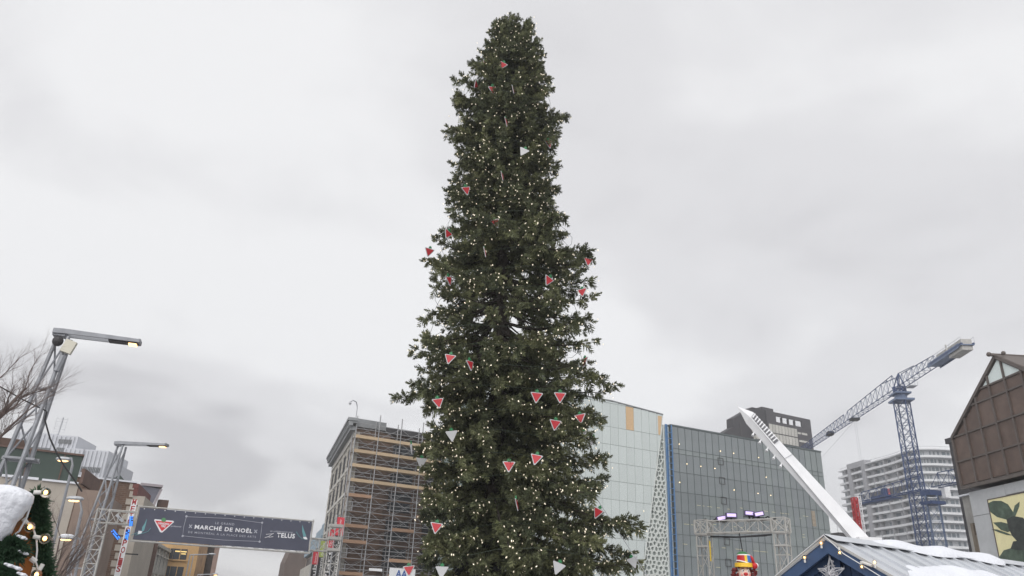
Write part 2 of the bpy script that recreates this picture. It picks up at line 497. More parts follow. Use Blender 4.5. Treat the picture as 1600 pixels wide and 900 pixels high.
# steel stand that carries the trunk
stand = thing('tree_stand', 'black steel stand with splayed struts bracing the foot of the christmas tree', 'tree stand', TREE)
part('collar', darkmetal, stand, lambda b: b.path([(0, 0, 1.5), (0, 0, 2.9)], [.46, .44], 14))
for a in (20, 75, 150, 200, 255, 320):
    c_, s_ = math.cos(math.radians(a)), math.sin(math.radians(a))
    part('strut', darkmetal, stand, lambda b: b.tube((.35 * c_, .35 * s_, 3.6), (3.1 * c_, 3.1 * s_, 0.05), .13, 4))
part('base_plate', darkmetal, stand, lambda b: b.path([(0, 0, .0), (0, 0, .12)], [3.3, 3.3], 24))
for px, py, ex, ey in ((966, 815, 6.5, -3.0),):
    x_, z_ = TREE.fx(px, py)
    o = part('guy_wire', steel, None, lambda b: b.tube((x_ * .7, 0, z_ + 1.6), (ex + .2, ey, 0.0), .012, 4), TREE)
    tag(o, 'thin steel guy wire running down from the right side of the tree', 'wire')

# light strings wound through the branches
lights = thing('light_string', 'string of warm white bulbs wound all over the christmas tree', 'string lights', TREE)
bulbmat = mat('tree_bulb', (255, 246, 226), 0.4, var=0, emit=(255, 238, 206), estr=0.30)
bme = bpy.data.meshes.new('bulb')
bb = MB().ball((0, 0, 0), 1, 6, 4, (.021, .021, .037))
bme.from_pydata(bb.v, [], bb.f); bme.materials.append(bulbmat)
random.shuffle(bulb_sites)
sites = []
for p, d in bulb_sites:
    z = p[2]
    keep = .85 if (z < 8 or 15.5 < z < 19.5) else .5
    if random.random() < keep:
        rad = math.hypot(p[0], p[1])
        out = np.array([p[0], p[1], 0]) / max(rad, .1)
        q = p + out * random.uniform(.02, .30) + np.array([0, 0, random.uniform(-.22, .12)]) + rng.normal(0, .10, 3)
        sites.append(q)
sites.sort(key=lambda q: q[1] + .06 * q[2])         # nearest to the viewer first
b_rest = MB()
tilt = Matrix.Rotation(.5, 3, 'X')
for i, q in enumerate(sites):
    if i < 300 * 3 and i % 3 == 0:
        o = link('bulb', bme, lights, None, q)
        o.rotation_euler = (random.uniform(-.8, .8), random.uniform(-.8, .8), 0)
    else:
        e_ = Matrix.Rotation(random.uniform(-.9, .9), 3, 'X') @ Matrix.Rotation(random.uniform(-.9, .9), 3, 'Y')
        b_rest.add([e_ @ Vector(v) + Vector(q) for v in ((.023, 0, 0), (-.023, 0, 0), (0, .023, 0), (0, -.023, 0), (0, 0, .040), (0, 0, -.040))],
                   [(0, 2, 4), (2, 1, 4), (1, 3, 4), (3, 0, 4), (2, 0, 5), (1, 2, 5), (3, 1, 5), (0, 3, 5)])
o = b_rest.build('bulb', bulbmat, lights); o['kind'] = 'stuff'
def wire_(b):
    pts = []
    for k in range(620):
        z = 2.6 + 23.6 * k / 620; th = k * .32
        r = crown_r(z, th) * .86
        pts.append((r * math.cos(th), r * math.sin(th), z + .12 * math.sin(k * 1.3)))
    b.path(pts, .008, 3)
part('wire', mat('green_wire', (40, 52, 40), .6, var=0), lights, wire_)

# triangular ornaments hung in the branches
orn_red = mat('ornament_red', (176, 40, 50), 0.45, var=0.08, scale=4)
orn_white = mat('ornament_white', (184, 184, 186), 0.5, var=0.05)
orn_green = mat('ornament_green', (44, 120, 74), 0.5, var=0.15)
def tri(w, h, zo=0.0): return [(-w / 2, h / 2 + zo), (-w / 2 + .06 * w, h / 2 + .05 * w + zo), (w / 2 - .06 * w, h / 2 + .05 * w + zo), (w / 2, h / 2 + zo), (.05 * w, -h / 2 + zo), (-.05 * w, -h / 2 + zo)]
W_, H_ = .40, .32
plate_me = MB().prism(tri(W_, H_), -.012, .012)
face_me = MB().prism(tri(W_ * .80, H_ * .80, .012), -.020, -.0125)
leaf_me = MB().prism([(-.07, .0), (-.045, .045), (-.06, .07), (-.02, .065), (0, .11), (.02, .065), (.06, .07), (.045, .045), (.07, .0), (.02, .01), (0, -.02), (-.02, .01)], -.026, .014)
leaf_me.v = [(x, y, z + .19) for x, y, z in leaf_me.v]
def shared(name, mb, m):
    me = bpy.data.meshes.new(name); me.from_pydata(mb.v, [], mb.f); me.materials.append(m); return me
plate_me, face_me, leaf_me = shared('plate', plate_me, orn_white), shared('face', face_me, orn_red), shared('leaf', leaf_me, orn_green)
ORN = [  # pixel, yaw, tilt, roll, distinguishing words
 (785, 103, 20, 35, 12, 'red triangle ornament just below the treetop, highest one facing front'),
 (757, 102, 78, 10, 0, 'red triangle ornament seen edge on at the upper left of the treetop'),
 (743, 134, 70, 50, 20, 'red sliver of a triangle ornament at the left edge below the treetop'),
 (770, 142, 25, 55, -14, 'pale tilted triangle ornament in the upper crown, second below the treetop'),
 (802, 142, 80, 0, 6, 'edge-on red triangle ornament beside the pale tilted one near the treetop'),
 (791, 192, 76, 5, -6, 'edge-on red triangle ornament in the middle of the upper crown'),
 (858, 226, 40, 45, -30, 'pink tilted triangle ornament at the right edge of the upper crown'),
 (817, 238, 180, 25, -25, 'white back of a triangle ornament in the upper crown, right of centre'),
 (785, 277, 78, 5, 4, 'edge-on red triangle ornament at the bottom of the upper crown'),
 (729, 299, 30, 40, -22, 'red triangle ornament tipped over at the left, above the narrow waist of the crown'),
 (775, 350, 25, 20, -28, 'red triangle ornament at mid crown, hung right over the trunk'),
 (699, 367, 45, 30, 18, 'dark red triangle ornament at the left, just above the leftmost mid branch tip'),
 (670, 395, 15, 55, 8, 'red triangle ornament hanging from the tip of the left mid branch against the sky'),
 (758, 396, 82, 0, 8, 'white edge-on triangle ornament at mid crown, left of the trunk'),
 (702, 440, 60, 15, -20, 'narrow red triangle ornament at the left of the thin middle crown'),
 (919, 410, 10, 30, 6, 'red triangle ornament on the rightmost mid branch against the sky'),
 (856, 440, 35, 50, 18, 'brownish tilted triangle ornament in the right middle crown'),
 (910, 458, -30, 15, -6, 'red triangle ornament below the rightmost mid branch'),
 (702, 562, -10, 10, 10, 'large red triangle ornament left of the trunk above the lower left branch tip'),
 (735, 572, 55, 5, -8, 'red triangle ornament turned aside, right next to the large left one'),
 (913, 567, -62, 5, -6, 'narrow red triangle ornament at the right edge of the lower middle crown'),
 (685, 631, 15, 10, -14, 'red triangle ornament on the lowest long left branch'),
 (838, 622, 0, 35, 4, 'left one of the two red triangle ornaments hung side by side right of the trunk'),
 (875, 622, 0, 30, 0, 'right one of the two red triangle ornaments hung side by side'),
 (907, 655, -20, 5, -10, 'red triangle ornament at the right edge, next to the pale building'),
 (867, 665, 5, 35, 6, 'red triangle ornament below the side-by-side pair'),
 (706, 682, 180, 0, 8, 'white back of a triangle ornament at the left of the lower crown'),
 (643, 702, 105, 0, -8, 'white edge-on triangle ornament in front of the scaffolding top'),
 (795, 730, 0, 0, 0, 'red triangle ornament facing straight ahead in the middle of the lower crown'),
 (837, 719, -12, 5, 12, 'red triangle ornament slightly turned, right of the middle one in the lower crown'),
 (914, 682, 195, 15, 16, 'grey back of a triangle ornament in the right of the lower crown'),
 (925, 690, 240, 10, -30, 'narrow grey back of a triangle ornament beside the wider grey one'),
 (658, 724, 200, 20, 0, 'brownish triangle ornament half hidden at the left edge by the scaffolding'),
 (808, 790, 80, 0, 4, 'edge-on red triangle ornament low over the trunk'),
 (681, 826, 5, 5, 6, 'red triangle ornament at the lower left, above the blue lettered site sign'),
 (933, 803, -35, 15, 26, 'crooked dark red triangle ornament in the lower right crown'),
 (639, 893, 0, 0, -8, 'lowest red triangle ornament, in front of the blue lettered site sign'),
 (990, 880, 185, 20, 20, 'white back of a triangle ornament on the lowest right branch tip'),
 (871, 889, 175, 20, -20, 'white back of a triangle ornament above the right strut of the tree stand'),
 (690, 895, 180, 30, 0, 'grey back of a triangle ornament low at the left of the trunk')]
for i, (px, py, yaw, ti, ro, lab) in enumerate(ORN):
    x_, z_ = TREE.fx(px, py)
    R = crown_r(z_, 0 if x_ > 0 else math.pi)
    ratio = min(abs(x_) / R, 1)
    back = crown_r(z_, -math.pi / 2) * math.sqrt(1 - ratio * ratio) * 1.0 + .34
    x_, z_ = TREE.fx(px, py, -back)
    fr = Frame(TREE.M @ Vector((x_, -back, 0)), 90)
    t = thing('ornament', lab, 'ornament', fr, 'triangle ornaments on the christmas tree')
    t.matrix_basis = Matrix.Translation((fr.o.x, fr.o.y, z_)) @ Matrix.Rotation(math.radians(yaw), 4, 'Z') @ Matrix.Rotation(math.radians(ti * .45 - 12), 4, 'X') @ Matrix.Rotation(math.radians(ro), 4, 'Y')
    link('plate', plate_me, t); link('face', face_me, t); link('leaf', leaf_me, t)
# ------------------------------------------------------------------ road between the blocks
T = frame(555, 657, 105, 163)          # street front of the corner block: +x towards the viewer, y into the block
structure(part('road', asph, None, lambda b: b.add([(-260, -16, .004), (40, -16, .004), (40, -4, .004), (-260, -4, .004)], [(0, 1, 2, 3)]), T))
for y0, y1, nm in ((-4, -.02, 'pavement'), (-21, -16, 'pavement')):
    structure(part(nm, pave, None, lambda b: b.box(-260, 40, y0, y1, 0.0, .13), T))

# ------------------------------------------------------------------ corner block being restored, and its scaffolding
stone = mat('grey_limestone', (176, 172, 164), 0.85, var=0.22, scale=0.8, bump=0.3)
stone_d = mat('stone_sill', (192, 190, 184), 0.8, var=0.15, scale=1.5)
slate_c = mat('cornice_metal', (132, 134, 136), 0.6, 0.1, var=0.2, scale=1.0)
brick_b = brickmat('brown_brick', (112, 86, 70), (92, 70, 58), (120, 108, 96), .44, .15)
winst = mat('dark_window', (50, 50, 54), 0.55, var=0.25, scale=0.6, rnd=0.2, spec=0.12)
frame_d = mat('dark_frame', (58, 56, 58), 0.6, var=0.2)
S = frame(555, 657, 105, 60)
block = thing('corner_building', 'old grey stone corner building under restoration, its front behind scaffolding', 'building', S)
WID, HT = 38.0, 24.3
# scaffolded front (frame S): brick piers and window bays
part('front_wall', brick_b, block, lambda b: (b.box(0.75, 6.2, 1.9, 2.6, 0, HT), b.box(6.2, WID, 2.5, 2.9, 0, HT),
     [b.box(x, x + 1.1, 1.95, 2.5, 0, HT) for x in (11.2, 16.4, 21.6, 26.8, 32.0, 36.9)]), S)
part('core', brick_b, block, lambda b: b.slab([(1.6, 2.9, 0), (WID, 2.9, 0), (WID, 22, 0), (7.2, 22, 0)], (0, 0, HT - .1)), S)
part('parapet', slate_c, block, lambda b: b.box(.3, 5.2, 1.42, 3.0, 24.35, 25.5), S)
part('parapet', frame_d, block, lambda b: b.box(5.2, WID, 1.7, 3.0, 24.1, 24.9), S)
for fl in range(6):
    z0 = 2.2 + fl * 3.75
    for x in (7.0, 12.6, 17.8, 23.0, 28.2, 33.3):
        w = piece('window', darkglass, block, x, x + 3.4, 2.40, 2.5, z0, z0 + 2.6, S)
        part('window_frame', frame_d, w, lambda b: [b.box(a, a + .1, -.14, -.051, -1.3, 1.3) for a in (-1.7, -.6, .5, 1.6)] + [b.box(-1.7, 1.7, -.12, -.051, a, a + .1) for a in (-1.3, .3, 1.2)])
    part('spandrel', mat('spandrel%d' % fl, (92, 74, 64), .8, var=.25), block, lambda b: b.box(6.3, WID, 2.30, 2.499, z0 + 2.75, z0 + 3.5), S)
# street front (frame T)
part('street_wall', stone, block, lambda b: b.box(-33, -1.4, .35, 1.0, 0, 23.6), T)
WC = [-4.9, -10.9, -16.8, -23.4, -29.6]
for fl in range(6):
    zc = 20.45 - 3.45 * fl
    for xc in WC:
        w = piece('window', winst, block, xc - 1.75, xc + 1.75, .30, .345, zc - 1.3, zc + 1.3, T)
        part('window_frame', frame_d, w, lambda b: [b.box(a, a + .12, -.06, -.023, -1.3, 1.3) for a in (-1.75, -.06, 1.63)] + [b.box(-1.75, 1.75, -.05, -.023, a, a + .12) for a in (-1.3, .35, 1.18)])
    o = part('sill_course', stone_d, block, lambda b: b.box(-33, -1.0, .215, .349, zc - 1.75, zc - 1.35), T)
for xc in [-1.6] + [x - 3.3 for x in WC]:
    def q_(b):
        z = 0
        k = 0
        while z < 22.6:
            b.box(xc - .95 + .05 * (k % 2), xc + .75 - .05 * (k % 2), .24 - .03 * (k % 2), .34, z, z + .62); z += .68; k += 1
    part('pier', stone, block, q_, T)
part('frieze', stone_d, block, lambda b: b.box(-33, -.9, .12, .36, 22.6, 23.5), T)
part('cornice', slate_c, block, lambda b: (b.box(-33.6, .1, -.85, .4, 24.45, 24.75), b.box(-33.7, .25, -1.0, .4, 24.751, 25.15), b.box(-33.4, -.2, -.5, .39, 23.501, 24.0)), T)
for k in range(34): piece('bracket', slate_c, block, -33 + k * 1.0, -33 + k * 1.0 + .42, -.8, -.26, 24.002, 24.448, T)
part('roof_camera', steel, block, lambda b: (b.path([(.4, 1, 25.5), (.4, 1, 27.0), (.1, .8, 27.6), (-.5, .5, 27.7), (-.9, .3, 27.35)], .07, 6), b.ball((-.95, .3, 27.15), .2, 8, 6)), S)
# scaffolding
wood_l = mat('new_planks', (182, 160, 132), 0.85, var=0.15, scale=1.2, rnd=.12, stretch=(1, 8, 8))
wood_d = mat('worn_planks', (152, 122, 100), 0.85, var=0.2, scale=1.2, rnd=.22, stretch=(1, 8, 8))
scaf = thing('scaffolding', 'tall steel tube scaffolding with plank decks covering the corner building front', 'scaffolding', S)
BAY, LIFT = 3.35, 1.97
NB = 11
ztops = [24.6 - LIFT * i for i in range(13)]
for i in range(NB + 1):
    for y, nm in ((.0, 0), (1.35, 1)):
        part('standard', scaf_steel, scaf, lambda b: b.tube((.3 + i * BAY, y, 0), (.3 + i * BAY, y, 25.2 + (.9 if nm == 0 and i in (1, 2, 3) else .3)), .075, 6))
for j, z in enumerate(ztops):
    for i in range(NB):
        x0, x1 = .3 + i * BAY, .3 + (i + 1) * BAY
        if 0 < j:
            piece('plank_deck', wood_l if j < 5 else wood_d, scaf, x0 + .04, x1 - .04, .08, 1.30, z - .12, z - .02 + .02 * random.random())
            if j < 5 or random.random() < .4: piece('toe_board', wood_l if j < 5 else wood_d, scaf, x0 + .04, x1 - .04, -.045, -.005, z - .12, z + .30)
        def c_(b):
            b.tube((x0, 0, z), (x1, 0, z - .06 + .0), .05, 5)
            if 0 < j < 13:
                b.tube((x0, -.06, z + .62), (x1, -.06, z + .62), .045, 5); b.tube((x0, -.06, z + 1.15), (x1, -.06, z + 1.15), .045, 5)
            elif j: b.tube((x0, -.06, z + 1.0), (x1, -.06, z + 1.0), .035, 4)
            if j: b.tube((x0, .05, z), (x1, .05, z + LIFT), .03, 4); b.tube((x0, .05, z + LIFT), (x1, .05, z), .03, 4)
            if j: b.tube((x0, 1.35, z + .1), (x1, 1.35, z + LIFT), .03, 4)
            b.tube((x0, 0, z - .05), (x0, 1.4, z - .05), .045, 4)
        part('ledger_and_brace', scaf_steel, scaf, c_)
for j in range(5, 12):
    z = ztops[j]
    part('ladder', scaf_steel, scaf, lambda b: (b.tube((1.3, .7, z), (1.3, .7, z + 1.3), .09, 5), b.tube((.5, .7, z), (.5, .7, z + 1.3), .09, 5), [b.tube((.5, .7, z + .2 + k * .25), (1.3, .7, z + .2 + k * .25), .04, 4) for k in range(5)]))
whitesign = mat('sign_white', (232, 232, 234), .5, var=.04)
blueink = mat('sign_blue', (62, 96, 160), .5, var=.05)
x0, z1 = S.fx(609, 887, -.3); x1, z0 = S.fx(648, 903, -.3)
sg = tag(part('site_sign', whitesign, None, lambda b: b.box(x0, x1, -.32, -.26, z0 - .4, z1), S), 'white site sign with blue double A letters hung on the scaffolding', 'sign')
text('lettering', 'AA', blueink, sg, x0 + .9, x0 + 2.6, z0 - .1, z1 - .2, -.325, bold=.03)
x0, z1 = S.fx(577, 887.5, -.3); x1, z0 = S.fx(597, 893, -.3)
tag(part('site_sign', whitesign, None, lambda b: b.box(x0, x1, -.32, -.26, z0, z1), S), 'narrow blank white strip hung on the scaffolding near its left end', 'sign')

# street banners by the stone front
bred = mat('banner_red', (190, 48, 62), .7, var=.1); bblk = mat('banner_black', (40, 40, 44), .7, var=.1); bgrn = mat('banner_green', (150, 164, 84), .7, var=.1)
bwht = mat('banner_white_ink', (214, 214, 214), .6, var=0)
for (xa, ya, xb, yb, xc_, yc, m1, lab, words, dd) in (
    (527.5, 808, 534, 837, 525, 897, bred, 'tall red and black street banner nearest the scaffolding', 'Centre des', 101),
    (514, 827, 519.5, 856, 511, 899, bred, 'red and black street banner behind the right gantry tower', 'Place', 108),
    (501.5, 845, 508, 871, 496, 898, bgrn, 'olive green and black street banner left of the right gantry tower', 'Citoyens', 116),
    (490, 862, 495.5, 882, 487, 899, bred, 'leftmost red and black street banner, low by the far pale facade', 'Pub', 124)):
    B_ = frame(xa, ya, dd, 75)
    t = thing('street_banner', lab, 'banner', B_, 'street banners')
    xr, zm = B_.fx(xb, yb); xl2, zb = B_.fx(xc_, yc + 10); _, ztop = B_.fx(xa, ya)
    w = max(xr, .9)
    part('cloth', m1, t, lambda b: b.box(0, w, -.02, .02, zm, ztop))
    part('lower_cloth', bblk, t, lambda b: b.box(0, w, -.02, .02, zb - .5, zm - .01))
    text('lettering', words, bwht, t, w * .5 - (zm - zb) * .48, w * .5 + (zm - zb) * .48, (zm + zb) / 2 - w * .28, (zm + zb) / 2 + w * .28, -.03, rot=math.pi / 2)
    text('lettering', 'Quartier', bwht, t, w * .5 - (ztop - zm) * .4, w * .5 + (ztop - zm) * .4, (zm + ztop) / 2 - w * .16, (zm + ztop) / 2 + w * .16, -.03, rot=math.pi / 2)
    part('pole', steel, t, lambda b: b.tube((-.12, .0, 0), (-.12, 0, ztop + .3), .06, 6))

# ------------------------------------------------------------------ far right side of the street
farb = thing('apartment_house', 'dark brown block far down the street below the gantry', 'building', frame(446, 866, 210, 62))
Ff = frame_of(farb)
dkbr = mat('dark_brown_stone', (98, 86, 80), .85, var=.2, scale=.3)
xs, zs = Ff.fx(456, 862); xe, _ = Ff.fx(476, 870)
part('wall', dkbr, farb, lambda b: b.prism([(0, 0), (.2, Ff.fx(446, 880)[1]), (xs * .7, zs), (xe + 6, zs + .6), (xe + 6, 0)], 0, 5))
for k in range(3):
    for j in range(6): piece('window', darkglass, farb, 6.4 + k * 3.2, 8.2 + k * 3.2, -.05, .05, 1.5 + j * 2.3, 3.2 + j * 2.3)
midb = thing('stone_office', 'stone office with stepped blue-grey metal roof beyond the corner building', 'building', Frame(T.M @ Vector((-34, .6, 0)), 163))
Fm = frame_of(midb)
part('wall', mat('brown_sandstone', (128, 114, 104), .85, var=.2, scale=.6), midb, lambda b: b.box(-46, 0, 0, 18, 0, 10.2))
part('lower_facade', stone, midb, lambda b: b.box(-40, -.5, -1.2, -.01, 0, 7.6))
for k in range(10): piece('window', darkglass, midb, -4.6 - k * 4, -2.8 - k * 4, -.08, -.001, 8.0, 9.6)
rb_ = mat('blue_grey_roof', (124, 146, 160), .5, .2, var=.15, scale=.6)
for k, (z0, z1, y) in enumerate(((10.201, 12.0, -.6), (12.0, 13.8, .4), (13.8, 15.6, 1.4), (15.6, 17.4, 2.4), (17.4, 19.4, 3.4))):
    part('roof_step', rb_, midb, lambda b: b.box(-44, -.1 , y, 16, z0 + .001 * k, z1))

# ------------------------------------------------------------------ pale green fritted glass hall, lattice and grey glass hall
G = frame(1048, 666, 115, 63)
hall = thing('pale_glass_hall', 'tall hall clad in pale green fritted glass panels behind the tree', 'building', G)
frit = mat('pale_green_panel', (190, 197, 195), .35, var=.10, scale=9, rnd=.03, spec=.5)
joint = mat('panel_joint', (120, 132, 130), .7, var=.1)
ply = mat('plywood_panel', (198, 168, 132), .8, var=.12, scale=2, stretch=(1, 1, 6))
cw, rh = 1.41, 2.56
def slant(z): return -1.72 + (z - 28.03) * (-1.72 + 6.18) / (28.03 - 6.51)
def topz(x): return 30.35 - max(0, x + 11) * .065
part('backing_wall', joint, hall, lambda b: b.prism([(-32, 0), (slant(0) - .05, 0), (slant(29.6) - .05, 29.5), (-10.9, 30.2), (-32, 30.2)], .06, 12))
rows = [30.0, 26.5]
while rows[-1] > 0: rows.append(rows[-1] - rh)
rows = [31.0] + rows
for c in range(23):
    xa = -2.70 - c * cw; xb = xa + cw
    for r in range(len(rows) - 1):
        zt_, zb_ = rows[r], max(rows[r + 1], .02)
        zt_ = min(zt_, topz((xa + xb) / 2))
        if zt_ - zb_ < .1: continue
        xr = min(xb, slant(zt_)) if xb > slant(zb_) else xb
        m = ply if (r == 1 and c == 4) else frit
        if xb <= slant(zb_):
            piece('panel', m, hall, xa + .02, xb - .02, 0, .055, zb_ + .025, zt_ - .025, label='orange plywood panel standing in for glass' if m is ply else None)
        elif xa < slant(zt_):
            poly = [(xa + .02, zb_ + .025), (max(min(xb - .02, slant(zb_)), xa + .03), zb_ + .025), (min(xb - .02, slant(zt_)), zt_ - .025), (xa + .02, zt_ - .025)]
            if xa > slant(zb_): poly = [(xa + .02, zb_ + .025 + (xa - slant(zb_)) / (slant(zt_) - slant(zb_)) * (zt_ - zb_)), (min(xb - .02, slant(zt_)), zt_ - .025), (xa + .02, zt_ - .025)]
            part('panel', frit, hall, lambda b: b.prism(poly, 0, .055))
# one more column at the right top, partly boarded
for r in range(0, 9):
    zt_, zb_ = min(rows[r], 29.9), rows[r + 1]
    xa = -1.28 - .0 - 1.41 + 1.41
    if r == 1: part('panel', ply, hall, lambda b: b.prism([(-2.42, 26.55), (-2.08, 26.55), (-1.62, 29.45), (-2.42, 29.45)], -.012, -.002), label='narrow orange plywood panel at the upper right corner')
part('coping', slate_c, hall, lambda b: b.slab([(-32, -.08, 30.36), (-10.9, -.08, 30.36), (-1.4, -.08, 29.73), (-1.4, 3, 29.73), (-10.9, 3, 30.36), (-32, 3, 30.36)], (0, 0, .14)))
# lattice wedge between the two halls: flat cell screen with holes
lat = mat('cast_lattice', (202, 206, 202), .6, var=.08)
part('lattice_backing', mat('lattice_void', (140, 148, 146), .5, var=.1), hall, lambda b: b.prism([(slant(0), 0), (-1.35, 0), (-1.25, 28.0), (slant(28.0), 28.0)], .30, .4))
def cells_(b):
    pts = []
    s_ = .62
    rr = random.Random(5)
    for j in range(int(28 / s_)):
        for i in range(10):
            z = .3 + j * s_; x = -7.8 + i * .72 + (.36 if j % 2 else 0)
            pts.append((x + rr.uniform(-.2, .2), z + rr.uniform(-.18, .18)))
    P = np.array(pts)
    for k, (x, z) in enumerate(pts):
        if not (slant(z) + .28 < x < -1.62) or z > 27.3: continue
        poly = [(x - 1, z - 1), (x + 1, z - 1), (x + 1, z + 1), (x - 1, z + 1)]
        d = np.abs(P - (x, z)).sum(1); near = [m for m in np.argsort(d)[1:14]]
        for m in near:                                   # clip to the Voronoi cell
            mx, mz = (P[m] + (x, z)) / 2; nx, nz = P[m] - (x, z)
            out = []
            for a in range(len(poly)):
                p, q = poly[a], poly[(a + 1) % len(poly)]
                sp = (p[0] - mx) * nx + (p[1] - mz) * nz; sq = (q[0] - mx) * nx + (q[1] - mz) * nz
                if sp <= 0: out.append(p)
                if sp * sq < 0:
                    t = sp / (sp - sq); out.append((p[0] + t * (q[0] - p[0]), p[1] + t * (q[1] - p[1])))
            poly = out
            if len(poly) < 3: break
        if len(poly) < 3: continue
        n = len(poly); inn = [(x + (a - x) * .70, z + (c - z) * .70) for a, c in poly]; oo = [(x + (a - x) * .98, z + (c - z) * .98) for a, c in poly]
        vs = [(a, 0, c) for a, c in oo] + [(a, 0, c) for a, c in inn] + [(a, .28, c) for a, c in inn]
        b.add(vs, [(i, (i + 1) % n, n + (i + 1) % n, n + i) for i in range(n)] + [(n + i, n + (i + 1) % n, 2 * n + (i + 1) % n, 2 * n + i) for i in range(n)])
lo = part('lattice_screen', lat, hall, cells_); lo['kind'] = 'stuff'
part('lattice_edge', lat, hall, lambda b: (b.slab([(slant(0), -.02, 0), (slant(0) + .16, -.02, 0), (slant(27.9) + .16, -.02, 27.9), (slant(27.9), -.02, 27.9)], (0, .3, 0)), b.box(-1.5, -1.36, -.02, .28, 0, 28.2)))
part('roof_post', steel, hall, lambda b: (b.tube((-1.15, 1, 28), (-1.15, 1, 30.0), .05, 5), b.tube((-1.5, 1, 29), (-.8, 1, 29), .04, 4), b.tube((-1.5, 1, 29.6), (-.8, 1, 29.6), .04, 4), b.box(-1.6, -.8, .5, 1.4, 27.8, 28.35)))

ghall = thing('grey_glass_hall', 'wide grey-green glass office hall right of the pale hall', 'building', G)
blu = mat('blue_steel', (88, 126, 170), .5, .1, var=.15)
gg = mat('grey_green_glass', (122, 128, 130), .22, var=.10, scale=.25, rnd=.05, spec=.6)
gg2 = mat('clear_green_glass', (127, 134, 134), .22, var=.10, scale=.25, rnd=.05, spec=.6)
mull = mat('mullion_grey', (92, 100, 101), .5, .2, var=.1)
GW = 32.3
part('core', mull, ghall, lambda b: b.box(.1, GW - .1, .07, 22, 0, 28.2))
part('roof_edge', mull, ghall, lambda b: b.box(-.05, GW + .02, -.08, 22.1, 28.25, 28.5))
grow = [28.25, 24.85, 24.15, 21.4, 18.5, 15.55, 12.5, 9.55, 6.6, 3.6, .05]
NC = 24
cwid = GW / NC
warm = mat('lit_interior', (190, 186, 150), .5, var=0, emit=(240, 220, 160), estr=.06)
for c in range(NC):
    for r in range(len(grow) - 1):
        x0 = c * cwid; zt_, zb_ = grow[r], grow[r + 1]
        pale = r == 1 or c in (14, 17) or (r in (4, 5, 6) and random.random() < .25) or c > 20
        p_ = piece('pane', gg2 if pale else gg, ghall, x0 + .035, x0 + cwid - .035, 0, .065, zb_ + .04, zt_ - .04)
    piece('mullion', mull, ghall, c * cwid - .03, c * cwid + .03, -.05, .0, 0, 28.25)
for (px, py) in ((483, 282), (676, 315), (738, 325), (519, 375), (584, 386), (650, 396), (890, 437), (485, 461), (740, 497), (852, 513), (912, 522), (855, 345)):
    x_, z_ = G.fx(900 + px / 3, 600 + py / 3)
    part('glass_light_dot', dot_glow, ghall, lambda b: b.ball((x_, -.06, z_), .065, 8, 5))  # glowing dots on the panes, standing in for point lights mirrored in the glass
for (px, py) in ((677, 363), (684, 454), (692, 547), (706, 738), (713, 838)):
    x_, z_ = G.fx(900 + px / 3, 600 + py / 3)
    part('vent_window', frame_d, ghall, lambda b: [b.box(x_ - .55, x_ + .55, -.09, -.051, z_ + s_ * .5 - .035, z_ + s_ * .5 + .035) for s_ in (-1, 1)] + [b.box(x_ + s_ * .52 - .035, x_ + s_ * .52 + .035, -.09, -.051, z_ - .5, z_ + .5) for s_ in (-1, 1)])
rr = random.Random(9)
for k in range(46):
    x_ = rr.uniform(.5, 29); z_ = rr.choice([16.9, 17.3, 14.0, 14.4, 11.2, 8.4])
    piece('ceiling_light_strip', warm, ghall, x_, x_ + rr.uniform(.4, 1.0), -.012, -.002, z_, z_ + .06)
part('tan_reflection', mat('tan_reflection_tint', (150, 138, 122), .6, var=.2, scale=3), ghall, lambda b: b.box(GW - 4.1, GW - 3.2, -.03, -.005, 15.9, 18.3), label='tan reflection painted on a pane near the right edge')  # reflection in the glass, put in as a tan coloured patch
# blue ladder frame on the left edge of the glass hall
def bl_(b):
    for x in (-1.24, -.98, -.12): b.box(x, x + .11, -.3, -.1, 0, 28.3)
    z = .4
    while z < 28: b.box(-.98, -.05, -.28, -.18, z, z + .07); z += .92
part('blue_frame', blu, ghall, bl_)
part('reveal', frit, ghall, lambda b: b.box(-1.3, 0, .5, .6, 0, 28.2))

# ------------------------------------------------------------------ black tower behind the glass hall
K = frame(1198, 640, 230, 62)
dark = thing('black_tower', 'near-black tower with roof terrace opening rising behind the grey glass hall', 'building', K)
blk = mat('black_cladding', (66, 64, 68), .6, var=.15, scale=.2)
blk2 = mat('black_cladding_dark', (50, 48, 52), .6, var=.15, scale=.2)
zq = lambda a, b: (1100 + a / 5.4545, 620 + b / 5.4545)
x0, z0 = K.fx(*zq(530, 125)); x1, z1 = K.fx(*zq(905, 195)); ZT = max(z0, z1)
xs_, zs_ = K.fx(*zq(530, 170)); xo0, zo1 = K.fx(*zq(612, 165)); xo1, zo0 = K.fx(*zq(835, 235))
xa0 = x0; XW = x1
zo0, zo1 = ZT - 2.9, ZT - 1.1
part('wall', blk, dark, lambda b: (b.box(xa0, XW, 0, .5, 0, zo0), b.box(xa0, xo0, .0, .5, zo0, zo1), b.box(xo1 , XW, 0, .5, zo0, zo1), b.box(xa0, XW, 0, .5, zo1, ZT),
                                  b.box(xa0, XW, .5, 20, 0, zo0 - .5), b.box(xa0, xa0 + .5, .5, 4, zo0 - .5, ZT)))
for k in range(3): piece('terrace_post', blk2, dark, xo0 + (k + 1) * (xo1 - xo0) / 4, xo0 + (k + 1) * (xo1 - xo0) / 4 + .5, .5, 1.0, zo0, zo1)
